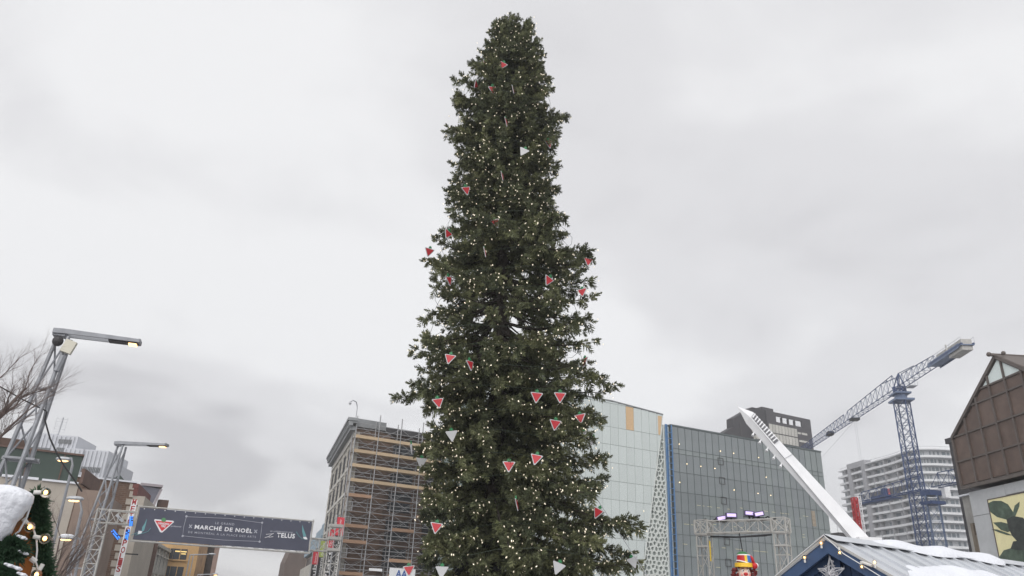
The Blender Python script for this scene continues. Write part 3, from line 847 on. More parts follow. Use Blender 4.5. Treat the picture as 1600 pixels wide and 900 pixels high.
# side wing toward the left, stepping down
Ks = frame_of(dark)
yl, zl = K.fy(*zq(415, 88), xa0); yl2, zl2 = K.fy(*zq(255, 180), xa0)
side = Frame(K.M @ Vector((xa0, 0, 0)), K.az - 62)
xl0 = side.fx(*zq(415, 88)); xl1 = side.fx(*zq(255, 180)); xl2 = side.fx(*zq(160, 315))
side_poly = [K.fx(*zq(a, c)) for a, c in ((528, 122), (605, 122), (600, 130), (528, 118))]
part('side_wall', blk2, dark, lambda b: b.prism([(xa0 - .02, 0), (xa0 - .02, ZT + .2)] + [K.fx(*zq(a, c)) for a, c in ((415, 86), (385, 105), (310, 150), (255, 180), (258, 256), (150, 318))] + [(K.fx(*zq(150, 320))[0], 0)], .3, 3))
part('roof_plant', blk, dark, lambda b: b.box(xa0 - 1, K.fx(*zq(605, 130))[0], .6, 4, ZT - .5, ZT + 1.1))
part('side_slot', frame_d, dark, lambda b: b.box(K.fx(*zq(310, 250))[0], K.fx(*zq(310, 250))[0] + .7, .2, .29, ZT - 9, ZT - 5))
gpan = mat('beige_glazing', (176, 174, 168), .3, var=.1, rnd=.1, spec=.5)
x0, zt_ = K.fx(*zq(550, 225)); x1, _ = K.fx(*zq(790, 270)); zt_ = ZT - 3.9
for i in range(9):
    for j in range(4):
        w = (x1 - x0) / 9
        piece('glazing_panel', gpan, dark, x0 + i * w + .08, x0 + (i + 1) * w - .08, -.12, -.01, zt_ - (j + 1) * 2.75 + .3, zt_ - j * 2.75)
for (a, c, ww) in ((810, 310, 1.3), (855, 318, 2.4), (825, 378, 1.3), (865, 385, 2.6)):
    x_, z_ = K.fx(*zq(a, c)); piece('window', gpan, dark, x_ - ww / 2, x_ + ww / 2, -.06, -.01, z_ - .3, z_ + .3)
for (a, c) in ((440, 290), (455, 350)):
    x_, z_ = K.fx(*zq(a, c)); piece('balcony', gpan, dark, x_ - 1.2, x_ + 1.2, -.8, .29, z_ - .5, z_ + .5)

# ------------------------------------------------------------------ curved white residential tower
Rz = frame(1310, 735, 350, 172)
res = thing('residential_tower', 'white residential tower with wavy stacked balconies behind the blue crane', 'building', Rz)
slabw = mat('white_balcony', (200, 201, 203), .6, var=.06, scale=.3)
resw = mat('tower_wall', (176, 178, 182), .7, var=.12, scale=.3)
resg = mat('tower_window', (104, 114, 122), .2, var=.3, scale=.5, rnd=.25, spec=.6)
greystrip = mat('grey_pilaster', (146, 146, 150), .7, var=.08)
# outline in local plan, left end to right, then round the corner
A_ = 50.0
plan = [(0, 0), (A_ * .35, -.6), (A_ * .7, 0), (A_ * .88, -1.0), (A_ * .96, -1.2), (A_ + 1.5, .5), (A_ + 3.5, 5), (A_ + 4.5, 12), (A_ + 6.5, 20), (A_ + 10, 30), (A_ + 13.5, 40), (A_ + 15, 50)]
def smooth_plan(off):
    out = []
    P = [Vector((x, y, 0)) for x, y in plan]
    for i in range(len(P) - 1):
        p0, p1, p2, p3 = P[max(i - 1, 0)], P[i], P[i + 1], P[min(i + 2, len(P) - 1)]
        for k in range(4):
            t = k / 4
            out.append(.5 * ((2 * p1) + (p2 - p0) * t + (2 * p0 - 5 * p1 + 4 * p2 - p3) * t * t + (3 * p1 - p0 - 3 * p2 + p3) * t ** 3))
    out.append(P[-1])
    res_ = []
    for i, p in enumerate(out):
        d = (out[min(i + 1, len(out) - 1)] - out[max(i - 1, 0)]).normalized()
        n = Vector((d.y, -d.x, 0))
        res_.append(p + n * off)
    return res_
FH = 2.82
NF = 21
TOPR = 61.0
win_all = MB()
inner = smooth_plan(-1.6); outer = smooth_plan(0.0)
back = [Vector((A_ + 2, 55, 0)), Vector((0, 25, 0))]
part('core', resw, res, lambda b: b.slab(inner + back, (0, 0, TOPR - .4)))
for k in range(NF):
    z = TOPR - k * FH
    wav = .8 * math.sin(k * .9)
    ob = smooth_plan(.25 + .35 * math.sin(k * 1.7))
    pts = ob
    part('floor_slab', slabw, res, lambda b: b.slab([p + Vector((0, 0, z - .35)) for p in pts] + [p + Vector((0, 0, z - .35)) for p in (back[0], back[1])], (0, 0, .35)))
    if k > 0:
        def par_(b):
            n = len(pts)
            for i in range(n - 1):
                p, q = pts[i], pts[i + 1]
                b.slab([p + Vector((0, 0, z)), q + Vector((0, 0, z)), q + Vector((0, 0, z + .45)), p + Vector((0, 0, z + .45))], (.0, .15, 0))
        part('balcony_parapet', slabw, res, par_)
        def win_(b, k=k, z=z):
            rw = random.Random(k)
            tot = len(inner)
            for i in range(tot - 1):
                p, q = inner[i], inner[i + 1]
                seg = (q - p).length; nn = max(1, int(seg / 2.4))
                for m in range(nn):
                    if rw.random() < .22: continue
                    a = p.lerp(q, (m + .12) / nn); c = p.lerp(q, (m + (.86 if rw.random() < .6 else .55)) / nn)
                    d = (q - p).normalized(); nrm = Vector((d.y, -d.x, 0)) * .06
                    b.slab([a + nrm + Vector((0, 0, z + .15)), c + nrm + Vector((0, 0, z + .15)), c + nrm + Vector((0, 0, z + 2.1)), a + nrm + Vector((0, 0, z + 2.1))], nrm * -.5)
        win_(win_all)
        if k > 0:
            for xx in (4.5, 12, 24, 31, 38.5, 46):
                piece('balcony_divider', greystrip, res, xx, xx + .3, -.4, 1.2, z, z + 2.4)
wo = win_all.build('window', resg, res); wo['kind'] = 'stuff'
for (xa, xb, zt_) in ((8.2, 10.4, 62.4), (18.0, 20.2, 62.4)):
    part('pilaster', greystrip, res, lambda b: b.box(xa, xb, -1.2, 2, 0, zt_))
part('pilaster_head', greystrip, res, lambda b: b.box(10.4, 18.0, -1.2, 2, 60.2, 62.39))
for sgn in (0, 1):
    p = smooth_plan(.9)[-6 + sgn * 5]
    part('pilaster', greystrip, res, lambda b: b.box(p.x - .9, p.x + .9, p.y - 1, p.y + 1, 0, 62.0))
xa, za_ = Rz.fx(1362, 782, -.9); xb, zb2 = Rz.fx(1414, 765, -.9)
part('unfinished_floor', mat('dark_void', (62, 62, 66), .8, var=.3, scale=.6), res, lambda b: b.box(xa, xb, -.85, -.5, za_ + .4, za_ + 3.0))
xt0, zt0 = Rz.fx(1379, 779, -1.2); xt1, zt1 = Rz.fx(1390, 771, -1.2)
part('red_tarpaulin', mat('red_tarp', (178, 58, 50), .6, var=.1), res, lambda b: b.box(xt0, xt1, -1.3, -.9, za_ + .5, za_ + 2.9))
part('roof_rail', steel, res, lambda b: b.path([p + Vector((0, 0, TOPR + 1.0)) for p in smooth_plan(-.6)], .08, 4))
part('roof_plant', slabw, res, lambda b: (b.ball((A_ * .92, 12, TOPR), 3.2, 10, 6, (1, 1, .5)), b.box(20, 46, 4, 14, TOPR, TOPR + 1.6)))

# ------------------------------------------------------------------ concrete building with brown glazed gable and mural
B = frame(1507, 763, 60, 178)
gab = thing('gabled_building', 'concrete building with brown panelled gable and a painted mural', 'building', B)
conc = mat('pale_concrete', (176, 178, 180), .85, var=.12, scale=.8, bump=.25, bscale=8)
conc2 = mat('stained_concrete', (152, 150, 146), .85, var=.22, scale=.9, bump=.25, bscale=8)
brn = mat('brown_metal_panel', (96, 80, 72), .5, var=.22, scale=1.3, rnd=.10)
rib = mat('brown_rib', (92, 84, 80), .55, var=.15)
wglz = mat('white_glazing', (214, 224, 222), .3, var=.05)
AX, AZ = 5.75, 17.85
EX, EZ, BZ = -.25, 13.8, 10.42
RX = 2 * AX - EX
part('concrete_wall', conc, gab, lambda b: b.box(0, RX, .35, 12, 0, BZ - .3))
for (x0, x1, z0, z1) in ((0.0, 3.6, 8.55, BZ - .32), (3.62, 7.4, 9.45, BZ - .32), (7.42, RX, 9.45, BZ - .32), (0.0, 1.75, 5.2, 8.52), (0, 1.75, 1.9, 5.17)):
    piece('concrete_panel', conc, gab, x0 + .01, x1 - .01, .22, .345, z0, z1)
part('gable_backing', rib, gab, lambda b: b.prism([(EX, BZ), (RX, BZ), (RX, EZ), (AX, AZ), (EX, EZ)], .1, 14))
slope = (AZ - EZ) / (AX - EX)
def gtop(x): return AZ - abs(x - AX) * slope
cols = [EX + .06, 1.45, 3.0, 4.55, AX + .35, 7.65, 9.3, RX - .06]
zrow = [BZ + .12, 12.15, 13.85, 15.5, 16.3, 18]
for i in range(len(cols) - 1):
    for j in range(len(zrow) - 1):
        xa, xb = cols[i] + .07, cols[i + 1] - .07; za, zb_ = zrow[j] + .06, zrow[j + 1] - .06
        poly = [(xa, za), (xb, za), (xb, zb_), (xa, zb_)]
        for sg_ in (-1, 1):                                   # clip under the roof slopes
            out = []
            f_ = lambda p: (AZ - .22 - sg_ * (p[0] - AX) * slope) - p[1]
            for a in range(len(poly)):
                p, q = poly[a], poly[(a + 1) % len(poly)]
                if f_(p) >= 0: out.append(p)
                if f_(p) * f_(q) < 0:
                    t = f_(p) / (f_(p) - f_(q)); out.append((p[0] + t * (q[0] - p[0]), p[1] + t * (q[1] - p[1])))
            poly = out
            if len(poly) < 3: break
        if len(poly) < 3: continue
        part('gable_panel', wglz if j >= 4 else brn, gab, lambda b: b.prism(poly, .02, .09))
def ribs_(b):
    for x in cols[1:-1]: b.box(x - .06, x + .06, -.08, .099, BZ + .1, gtop(x) - .1)
    for z in zrow[1:-1]:
        xl = EX if z < EZ else AX - (AZ - z) / slope
        b.box(xl, 2 * AX - xl, -.06, .0985, z - .055, z + .055)
    b.box(EX - .02, RX + .02, -.1, .0985, BZ - .12, BZ + .1)
    b.box(EX - .06, EX + .1, -.1, .097, BZ + .1, EZ)
    for x0, z0 in ((EX, EZ), (RX, EZ)):
        b.slab([(x0, -.12, z0 - .12), (AX, -.12, AZ - .12), (AX, -.12, AZ + .14), (x0, -.12, z0 + .14)], (0, .22, 0))
part('glazing_bars', rib, gab, ribs_)
part('ridge_cap', rib, gab, lambda b: (b.tube((AX, -.3, AZ + .12), (AX, 14, AZ + .12), .12, 6), b.ball((AX - .15, -.3, AZ + .2), .16, 8, 5), b.ball((AX + .5, .2, AZ + .1), .14, 8, 5)))
part('roof', rib, gab, lambda b: (b.slab([(EX - .1, -.05, EZ), (AX, -.05, AZ + .05), (AX, 14, AZ + .05), (EX - .1, 14, EZ)], (0, 0, .12)), b.slab([(RX + .1, -.05, EZ), (AX, -.05, AZ + .05), (AX, 14, AZ + .05), (RX + .1, 14, EZ)], (0, 0, .12))))
# stair towers at the left
part('stair_tower', conc2, gab, lambda b: b.box(-2.3, -.75, 1.2, 7, 0, 10.15))
part('pier', conc2, gab, lambda b: b.box(-.74, -.05, .8, 6, 0, 9.6))
part('pier', mat('dark_stained_concrete', (120, 110, 98), .9, var=.25, scale=1.2), gab, lambda b: (b.box(-.98, -.70, .55, 3, 0, 8.2), b.box(-.60, -.30, .5, .79, 0, 7.4)))
part('coping', snow, gab, lambda b: b.box(-2.4, -.3, 1.0, 7, 10.16, 10.26))
# mural
cream = mat('mural_cream', (226, 218, 172), .8, var=.05); mgreen = mat('mural_green', (78, 92, 80), .85, var=.4, scale=2.4, bump=.2); mdark = mat('mural_dark', (58, 62, 60), .85, var=.35, scale=3)
mx0, mx1, mz1 = 1.92, 9.6, 9.34
mur = part('mural', cream, gab, lambda b: b.box(mx0, mx1, .15, .215, 1.6, mz1))
part('mural_frame', rib, mur, lambda b: (b.box(mx0 - .05, mx1, .12, .21, mz1 + .001, mz1 + .05), b.box(mx0 - .06, mx0 - .001, .12, .21, 1.6, mz1)))
zm = lambda a, c: B.fx(1250 + a / 2.3686, 520 + c / 2.3686, .15)
def blob(name, pts, m, y):
    pl_ = [zm(*p) for p in pts]
    part(name, m, mur, lambda b: b.prism(pl_, y, .149))
blob('painted_leaf', [(694, 632), (715, 622), (745, 622), (770, 635), (788, 662), (792, 700), (760, 690), (730, 682), (706, 664)], mgreen, .140)
blob('painted_leaf', [(783, 690), (795, 640), (813, 625), (812, 642), (800, 672), (790, 695)], mgreen, .138)
blob('painted_leaf', [(715, 702), (745, 700), (775, 708), (800, 722), (770, 738), (745, 730)], mgreen, .136)
blob('painted_leaf', [(708, 726), (730, 728), (765, 740), (788, 750), (765, 748), (735, 738)], mgreen, .134)
blob('painted_head', [(765, 690), (790, 678), (825, 684), (845, 705), (848, 740), (835, 765), (805, 772), (785, 750), (772, 722)], mdark, .132)
blob('painted_leaf', [(735, 835), (755, 805), (790, 795), (820, 800), (850, 790), (850, 860), (800, 850), (770, 840)], mgreen, .130)
blob('painted_leaf', [(780, 800), (790, 772), (820, 768), (850, 760), (850, 800), (815, 806)], mdark, .128)
# more of the painted leaves, beyond and below
for k in range(7):
    cx_, cz_ = 5.2 + 1.0 * (k % 4), 2.4 + 1.05 * (k // 2); a = k * 1.1
    part('painted_leaf', mgreen, mur, lambda b: b.prism([(cx_ + (1.1 * math.cos(t) * math.cos(a) - .4 * math.sin(t) * math.sin(a)), cz_ + (1.1 * math.cos(t) * math.sin(a) + .4 * math.sin(t) * math.cos(a))) for t in np.linspace(0, 6.28, 12)[:-1]], .146 - .002 * k, .149))
# dark block behind it
Q = frame(1482, 690, 120, 172)
tag(part('grey_block', blk2, None, lambda b: (b.box(0, 8, 0, 12, 0, Q.fx(1484, 686)[1]), b.box(-.3, 8.2, -.3, 12.2, Q.fx(1484, 686)[1] - .6, Q.fx(1484, 686)[1] + .1)), Q), 'dark grey block peeking out behind the brown gable', 'building')
Q2 = frame(1300, 836, 180, 75)
fb = thing('low_building', 'low dark flat building with a thin aerial between the white mast and glass hall', 'building', Q2)
zt_ = Q2.fx(1320, 838)[1]
part('wall', blk, fb, lambda b: b.box(0, 9, 0, 10, 0, zt_)); part('parapet', frame_d, fb, lambda b: (b.box(1.5, 7, -.2, 6, zt_ + .001, zt_ + .7),))
part('aerial', steel, fb, lambda b: b.tube((3.2, 2, zt_), (3.2, 2, zt_ + 5), .05, 4))
# ------------------------------------------------------------------ left side of the street: buildings
# ribbed white office blocks far behind
Wf = frame(28, 690, 260, 82)
wt = thing('ribbed_office', 'white ribbed office blocks with a lattice aerial far behind the left roofs', 'building', Wf)
ribw = mat('ribbed_white', (186, 188, 194), .7, var=.08, scale=.2)
za = lambda a, c: (a / 5.625, 640 + c / 5.625)
def wbox(pts, y0, y1):
    xa, zt_ = Wf.fx(*za(*pts[0]), y0); xb, _ = Wf.fx(*za(*pts[1]), y0)
    part('block', ribw, wt, lambda b: b.box(xa, xb, y0, y1, 0, zt_))
    n = int((xb - xa) / 1.1)
    for k in range(n): piece('rib', ribw, wt, xa + k * (xb - xa) / n, xa + k * (xb - xa) / n + .4, y0 - .35, y0, zt_ - 18, zt_ - .3)
    return xa, xb, zt_
wbox(((165, 190), (500, 215)), 0, 14)
xa, xb, zt_ = wbox(((495, 222), (690, 230)), -3, 12)
for k in range(2):
    for i in range(8): piece('window', darkglass, wt, xa + 1.2 + i * (xb - xa - 2.4) / 8, xa + 1.2 + (i + .8) * (xb - xa - 2.4) / 8, -3.42, -3.36, zt_ - 2.4 - k * 2.4, zt_ - 1.2 - k * 2.4)
xc, xd, zu = wbox(((575, 335), (735, 345)), -5, 10)
xc, xd, zu = wbox(((735, 348), (955, 375)), -4, 14)
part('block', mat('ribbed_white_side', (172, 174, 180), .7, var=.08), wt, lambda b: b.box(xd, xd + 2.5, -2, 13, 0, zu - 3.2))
for k in range(5):
    for i in range(12): piece('window', darkglass, wt, xc + .8 + i * (xd - xc - 1.6) / 12, xc + .8 + (i + .72) * (xd - xc - 1.6) / 12, -4.42, -4.36, zu - 6.4 - k * 2.6, zu - 4.9 - k * 2.6)
for i in range(14):
    x_, z_ = Wf.fx(*za(185 + i * 19, 340 + i * 1.5), 0); piece('window', darkglass, wt, x_ - .5, x_ + .35, -.42, -.36, z_ - 1.0, z_ + .6)
x_, z_ = Wf.fx(*za(515, 200), 3); x2, z2 = Wf.fx(*za(550, 68), 3)
def aer_(b):
    b.tube((x_, 3, z_ - 2), (x_ + .2, 3, z2), .22, 5)
    for k in range(6): zz_ = z_ + (z2 - z_) * (k + .3) / 6; b.tube((x_ - 1.6, 3, zz_), (x_ + 1.6, 3, zz_ - .1), .07, 4)
    for s_ in (-1.5, 1.5): b.tube((x_ + s_, 3, z_ + .5), (x_ + s_, 3, z2), .06, 4)
part('aerial', steel, wt, aer_)

# beige rendered building with green screened upper storey
E1 = frame(123, 757, 60, 60)
bei = thing('beige_building', 'beige rendered building with dark green upper storey at the far left', 'building', E1)
beige = mat('beige_render', (168, 160, 150), .85, var=.12, scale=.5, bump=.1)
grn = mat('dark_green_cladding', (62, 74, 68), .6, var=.2, scale=.5)
bro = mat('brown_trim', (98, 78, 70), .8, var=.2)
zb1 = E1.fx(123, 757)[1]; xg, zg = E1.fx(130, 713, 1.0)
part('wall', beige, bei, lambda b: b.box(-16, 0, 0, 10, 0, zb1))
part('snow_ledge', snow, bei, lambda b: [b.box(-16 + k * 2.3, -16 + k * 2.3 + 2.2 * random.uniform(.75, 1.0), -.15, 1.0, zb1 + .002, zb1 + .08 + .08 * random.random()) for k in range(7)])
part('upper_storey', grn, bei, lambda b: b.box(-16, xg, 1.0, 9, zb1, zg))
for k in range(8): piece('cladding_rail', bro, bei, -16 + k * 2.1, -16 + k * 2.1 + .08, .93, .999, zb1 + .1, zg)
part('upper_rim', bro, bei, lambda b: b.box(-16, xg + .06, .9, 9.1, zg + .001, zg + .12))
part('roof_hut', mat('dark_rust', (84, 66, 58), .8, var=.3), bei, lambda b: b.box(-16, E1.fx(38, 700, 3)[0], 2.9, 8, zg + .1, zg + .9))
F1 = Frame(E1.M @ Vector((.05, .0, 0)), 163)
part('street_wall', mat('grey_brown_wall', (128, 112, 102), .85, var=.18, scale=.5), bei, lambda b: b.box(-9, 0, .02, 1.5, 0, zb1 - .3), F1)
part('street_cornice', bro, bei, lambda b: (b.box(-6, .0, -.10, .12, zg - 1.2, zg - .95), b.box(-6, .0, -.05, .12, zg - 1.95, zg - 1.201)), F1)
for k in range(3): piece('window', darkglass, bei, -2.4 - k * 2.8, -.9 - k * 2.8, -.03, .019, zb1 - 3.0, zb1 - 1.0, F1)

# brown brick building
E2 = frame(213, 754, 78, 58)
brk = thing('brick_building', 'dark brown brick building with red cornice behind the second lamp mast', 'building', E2)
brick_l = brickmat('dark_brick', (104, 80, 66), (84, 62, 52), (112, 98, 86), .5, .17)
zc1 = E2.fx(213, 755)[1]
part('wall', brick_l, brk, lambda b: b.box(-12, 0, 0, 10, 0, zc1))
part('coping', snow, brk, lambda b: b.box(-12, .1, -.12, .4, zc1 + .001, zc1 + .14))
part('roof_gable', grn, brk, lambda b: b.prism([(E2.fx(178, 748)[0], zc1 + .1), (E2.fx(190, 741)[0], zc1 + .9), (E2.fx(204, 750)[0], zc1 + .1)], 2, 6))
F2 = Frame(E2.M @ Vector((0, 0, 0)), 163)
redc = mat('red_cornice', (104, 58, 54), .7, var=.2)
part('cornice', redc, brk, lambda b: (b.box(-9, .1, -.22, .3, zc1 - .45, zc1 - .05), b.box(-9, .05, -.12, .3, zc1 - 1.1, zc1 - .451)), F2)
part('street_wall', beige, brk, lambda b: b.box(-14, -.02, .0, 1.0, 0, zc1 - 1.101), F2)
for k in range(16):
    piece('quoin', beige, brk, -.34 - .16 * (k % 2), .03, -.03, -.001, .3 + k * .66, .3 + k * .66 + .5)
for k in range(4):
    for j in range(3):
        w = piece('window', darkglass, brk, -3.0 - k * 3.1, -1.6 - k * 3.1, -.04, -.001, 1.5 + j * 2.7, 3.2 + j * 2.7, F2)
        part('window_surround', stone_d, w, lambda b: (b.box(-.95, -.72, -.3, .02, -1, 1.1), b.box(.72, .95, -.3, .02, -1, 1.1), b.box(-1.0, 1.0, -.34, .02, 1.101, 1.35), b.box(-1.0, 1.0, -.34, .02, -1.2, -1.0)))
# vertical shop sign with red letters at the corner
Vs = frame(206, 781, 74, 66)
vs = thing('vertical_sign', 'tall white vertical sign with red letters on the brick building corner', 'sign', Vs)
x0, z1 = Vs.fx(204, 781); x1, _ = Vs.fx(213, 782); w = x1 - x0
part('board', whitesign, vs, lambda b: b.box(0, w, -.1, .1, 1.0, z1))
redl = mat('sign_red', (168, 52, 56), .6, var=.1)
for k, (py, ch) in enumerate(zip((784, 795, 806, 817, 829, 849, 860, 870, 880, 890), 'METROPOLIS')):
    _, z_ = Vs.fx(205, py)
    text('letter', ch, redl, vs, w * .16, w * .84, z_ - .24, z_ + .24, -.11, bold=.02)
part('bracket', darkmetal, vs, lambda b: [b.box(w, w + 1.0, -.03, .03, z, z + .1) for z in (2.0, 4.5, z1 - .5)])

# slate dormer block and stone terrace beyond
E3 = frame(222, 757, 105, 62)
sl = thing('slate_roofed_building', 'building with slate grey mansard box above the gantry banner left end', 'building', E3)
slate = mat('slate', (96, 96, 106), .6, var=.15, scale=1.0)
x1, z1 = E3.fx(250, 764); _, zb_ = E3.fx(232, 788)
part('mansard', slate, sl, lambda b: b.prism([(.2, zb_), (x1 - .5, zb_ - .1), (x1, z1), (0, z1 + .2)], 0, 5))
part('trim', mat('lilac_trim', (150, 142, 146), .6, var=.1), sl, lambda b: (b.box(-.15, x1 + .25, -.15, 5, z1 + .201, z1 + .5), b.slab([(x1 - .45, -.1, zb_ - .1), (x1 - .15, -.1, zb_ - .1), (x1 + .3, -.1, z1), (x1 + .02, -.1, z1)], (0, .4, 0)), b.box(0, x1 - .3, -.12, .3, zb_ - .35, zb_ - .101)))
part('wall', bro, sl, lambda b: b.box(.0, x1 + 1.2, .32, 8, 0, zb_ - .36))
part('chimney', bro, sl, lambda b: b.box(x1 + .2, x1 + 1.4, 1, 2.5, zb_ - .36, zb_ + .8))
E4 = frame(262, 856, 120, 163)
terr = thing('stone_terrace', 'row of pale stone facades with bay windows along the left of the street', 'building', E4)
# the terrace faces the street: +x towards the viewer, y runs away from the street
pst = mat('pale_stone', (172, 166, 158), .85, var=.15, scale=.6, bump=.2)
part('wall', pst, terr, lambda b: b.box(-14, 26, -9, -.6, 0, 7.2))
for k in range(9):
    x = -12 + k * 4.2
    part('pilaster', stone_d, terr, lambda b: b.box(x - .5, x + .1, -.599, -.4, 0, 7.1))
    for j in range(2):
        w = piece('window', darkglass, terr, x + .7, x + 2.6, -.599, -.52, 1.2 + j * 2.9, 3.2 + j * 2.9)
        part('frame', stone_d, w, lambda b: (b.box(-1.1, -.95, -.04, .25, -1.1, 1.1), b.box(.95, 1.1, -.04, .25, -1.1, 1.1), b.box(-1.2, 1.2, -.04, .35, 1.101, 1.3), b.box(-.05, .05, -.04, .1, -1, 1)))
part('cornice', stone_d, terr, lambda b: b.box(-14, 26, -1, -.2, 7.201, 7.6))

# ochre building closing the view
E5 = frame(262, 850, 128, 64)
och = thing('ochre_building', 'ochre yellow building with lit windows below the gantry banner', 'building', E5)
ochm = mat('ochre_render', (192, 156, 110), .85, var=.1, scale=.5)
vine = mat('bare_vines', (132, 108, 84), .9, var=.35, scale=1.2, stretch=(3, 3, .5), bump=.5)
x1, zt_ = E5.fx(326, 852); zt_ += 1.0
xv, _ = E5.fx(312, 852)
part('wall', ochm, och, lambda b: b.box(-2, xv, 0, 10, 0, zt_))
part('vine_covered_wall', vine, och, lambda b: b.box(xv, x1, .02, 10, 0, zt_))
part('dark_return', mat('dark_return', (62, 54, 50), .9, var=.2), och, lambda b: b.box(x1, x1 + 1.0, .3, 10, 0, zt_ - .1))
litw = mat('lit_window_strip', (240, 210, 140), .5, var=0, emit=(250, 214, 130), estr=.35)
zc2 = lambda a, c: (240 + a / 6.667, 830 + c / 6.667)
for (ax, ay, bx, by, lit) in ((140, 175, 190, 290, 0), (215, 180, 335, 300, 1), (100, 360, 155, 470, 0), (180, 365, 295, 480, 0)):
    xa, z1 = E5.fx(*zc2(ax, ay)); xb, z0 = E5.fx(*zc2(bx, by))
    w = piece('window', darkglass, och, xa, xb, -.06, -.001, z0, z1)
    part('window_frame', ochm, w, lambda b: (b.box(-.05, .05, -.12, -.031, -(z1 - z0) / 2, (z1 - z0) / 2), b.box(-(xb - xa) / 2 - .1, (xb - xa) / 2 + .1, -.2, -.031, -(z1 - z0) / 2 - .2, -(z1 - z0) / 2)))
    if lit:
        piece('strip_light', litw, och, xa + .2, xb - .1, -.075, -.061, z1 - .45, z1 - .28); piece('strip_light', litw, och, xa + 1.1, xb - .15, -.075, -.061, z0 + .75, z0 + .9)
E6 = frame(332, 856, 170, 66)
tag(part('brown_house', mat('brown_house_wall', (140, 118, 108), .85, var=.15), None, lambda b: (b.box(0, E6.fx(343, 858)[0], 0, 12, 0, E6.fx(338, 853)[1]), b.box(-.2, E6.fx(343, 858)[0] + .3, -.3, 12, E6.fx(338, 853)[1] + .001, E6.fx(338, 853)[1] + .4)), E6), 'narrow brown house end at the right of the ochre building', 'building')

# far street lamps down the street
def street_lamp(px, py, dist, lx, az, lab, h=None, lit=True):
    fr = frame(px, py, dist, az); zt_ = fr.fx(px, py)[1]
    t = thing('street_lamp', lab, 'street lamp', fr, 'small street lamps')
    part('pole', steel, t, lambda b: (b.tube((0, 0, 0), (0, 0, zt_), .09, 6, .06), b.tube((.35, 0, 0), (.35, 0, zt_), .05, 5)))
    part('arm', steel, t, lambda b: b.path([(0, 0, zt_), (lx * .6, 0, zt_ + .1), (lx, 0, zt_ + .15)], [.07, .06, .05], 6))
    part('lamp_head', steel, t, lambda b: b.ball((lx, 0, zt_ + .18), .3, 10, 6, (1.3, .7, .4)))
    if lit: part('lens', lampglow, t, lambda b: b.ball((lx + .05, 0, zt_ + .06), .16, 8, 5, (1.5, .8, .35)))
street_lamp(297, 867, 90, 2.2, 82, 'grey twin-pole street lamp in front of the ochre building', lit=False)
street_lamp(309, 898, 110, 2.1, 82, 'low lit street lamp in front of the vine covered wall')
for (px, py, ex, ey, d, lab) in ((112, 716, 99, 718, 34, 'small lit lamp head behind the tall left lamp mast'), (126, 786, 117, 780, 30, 'lit lamp with curved arm against the beige wall'), (125, 842, 104, 841, 32, 'snow covered lit lamp low against the beige wall')):
    fr = frame(px, py, d, 85)
    t = thing('street_lamp', lab, 'street lamp', fr, 'small street lamps')
    xe, ze = fr.fx(ex, ey); zt_ = fr.fx(px, py)[1]
    part('pole', mast_steel, t, lambda b: b.tube((.25, 0, 0), (.1, 0, zt_ - .25), .05, 6))
    part('arm', mast_steel, t, lambda b: b.path([(.1, 0, zt_ - .25), (0, 0, zt_), (xe * .6, 0, ze + .06), (xe, 0, ze + .05)], .035, 6))
    part('lamp_head', steel, t, lambda b: b.ball((xe, 0, ze + .02), .2, 10, 6, (1.5, .8, .45)))
    if py > 800: part('snow_cap', snow, t, lambda b: b.ball((xe, 0, ze + .085), .18, 10, 6, (1.4, .75, .35)))
    part('lens', lampglow, t, lambda b: b.ball((xe, 0, ze - .05), .14, 8, 5, (1.5, .8, .3)))

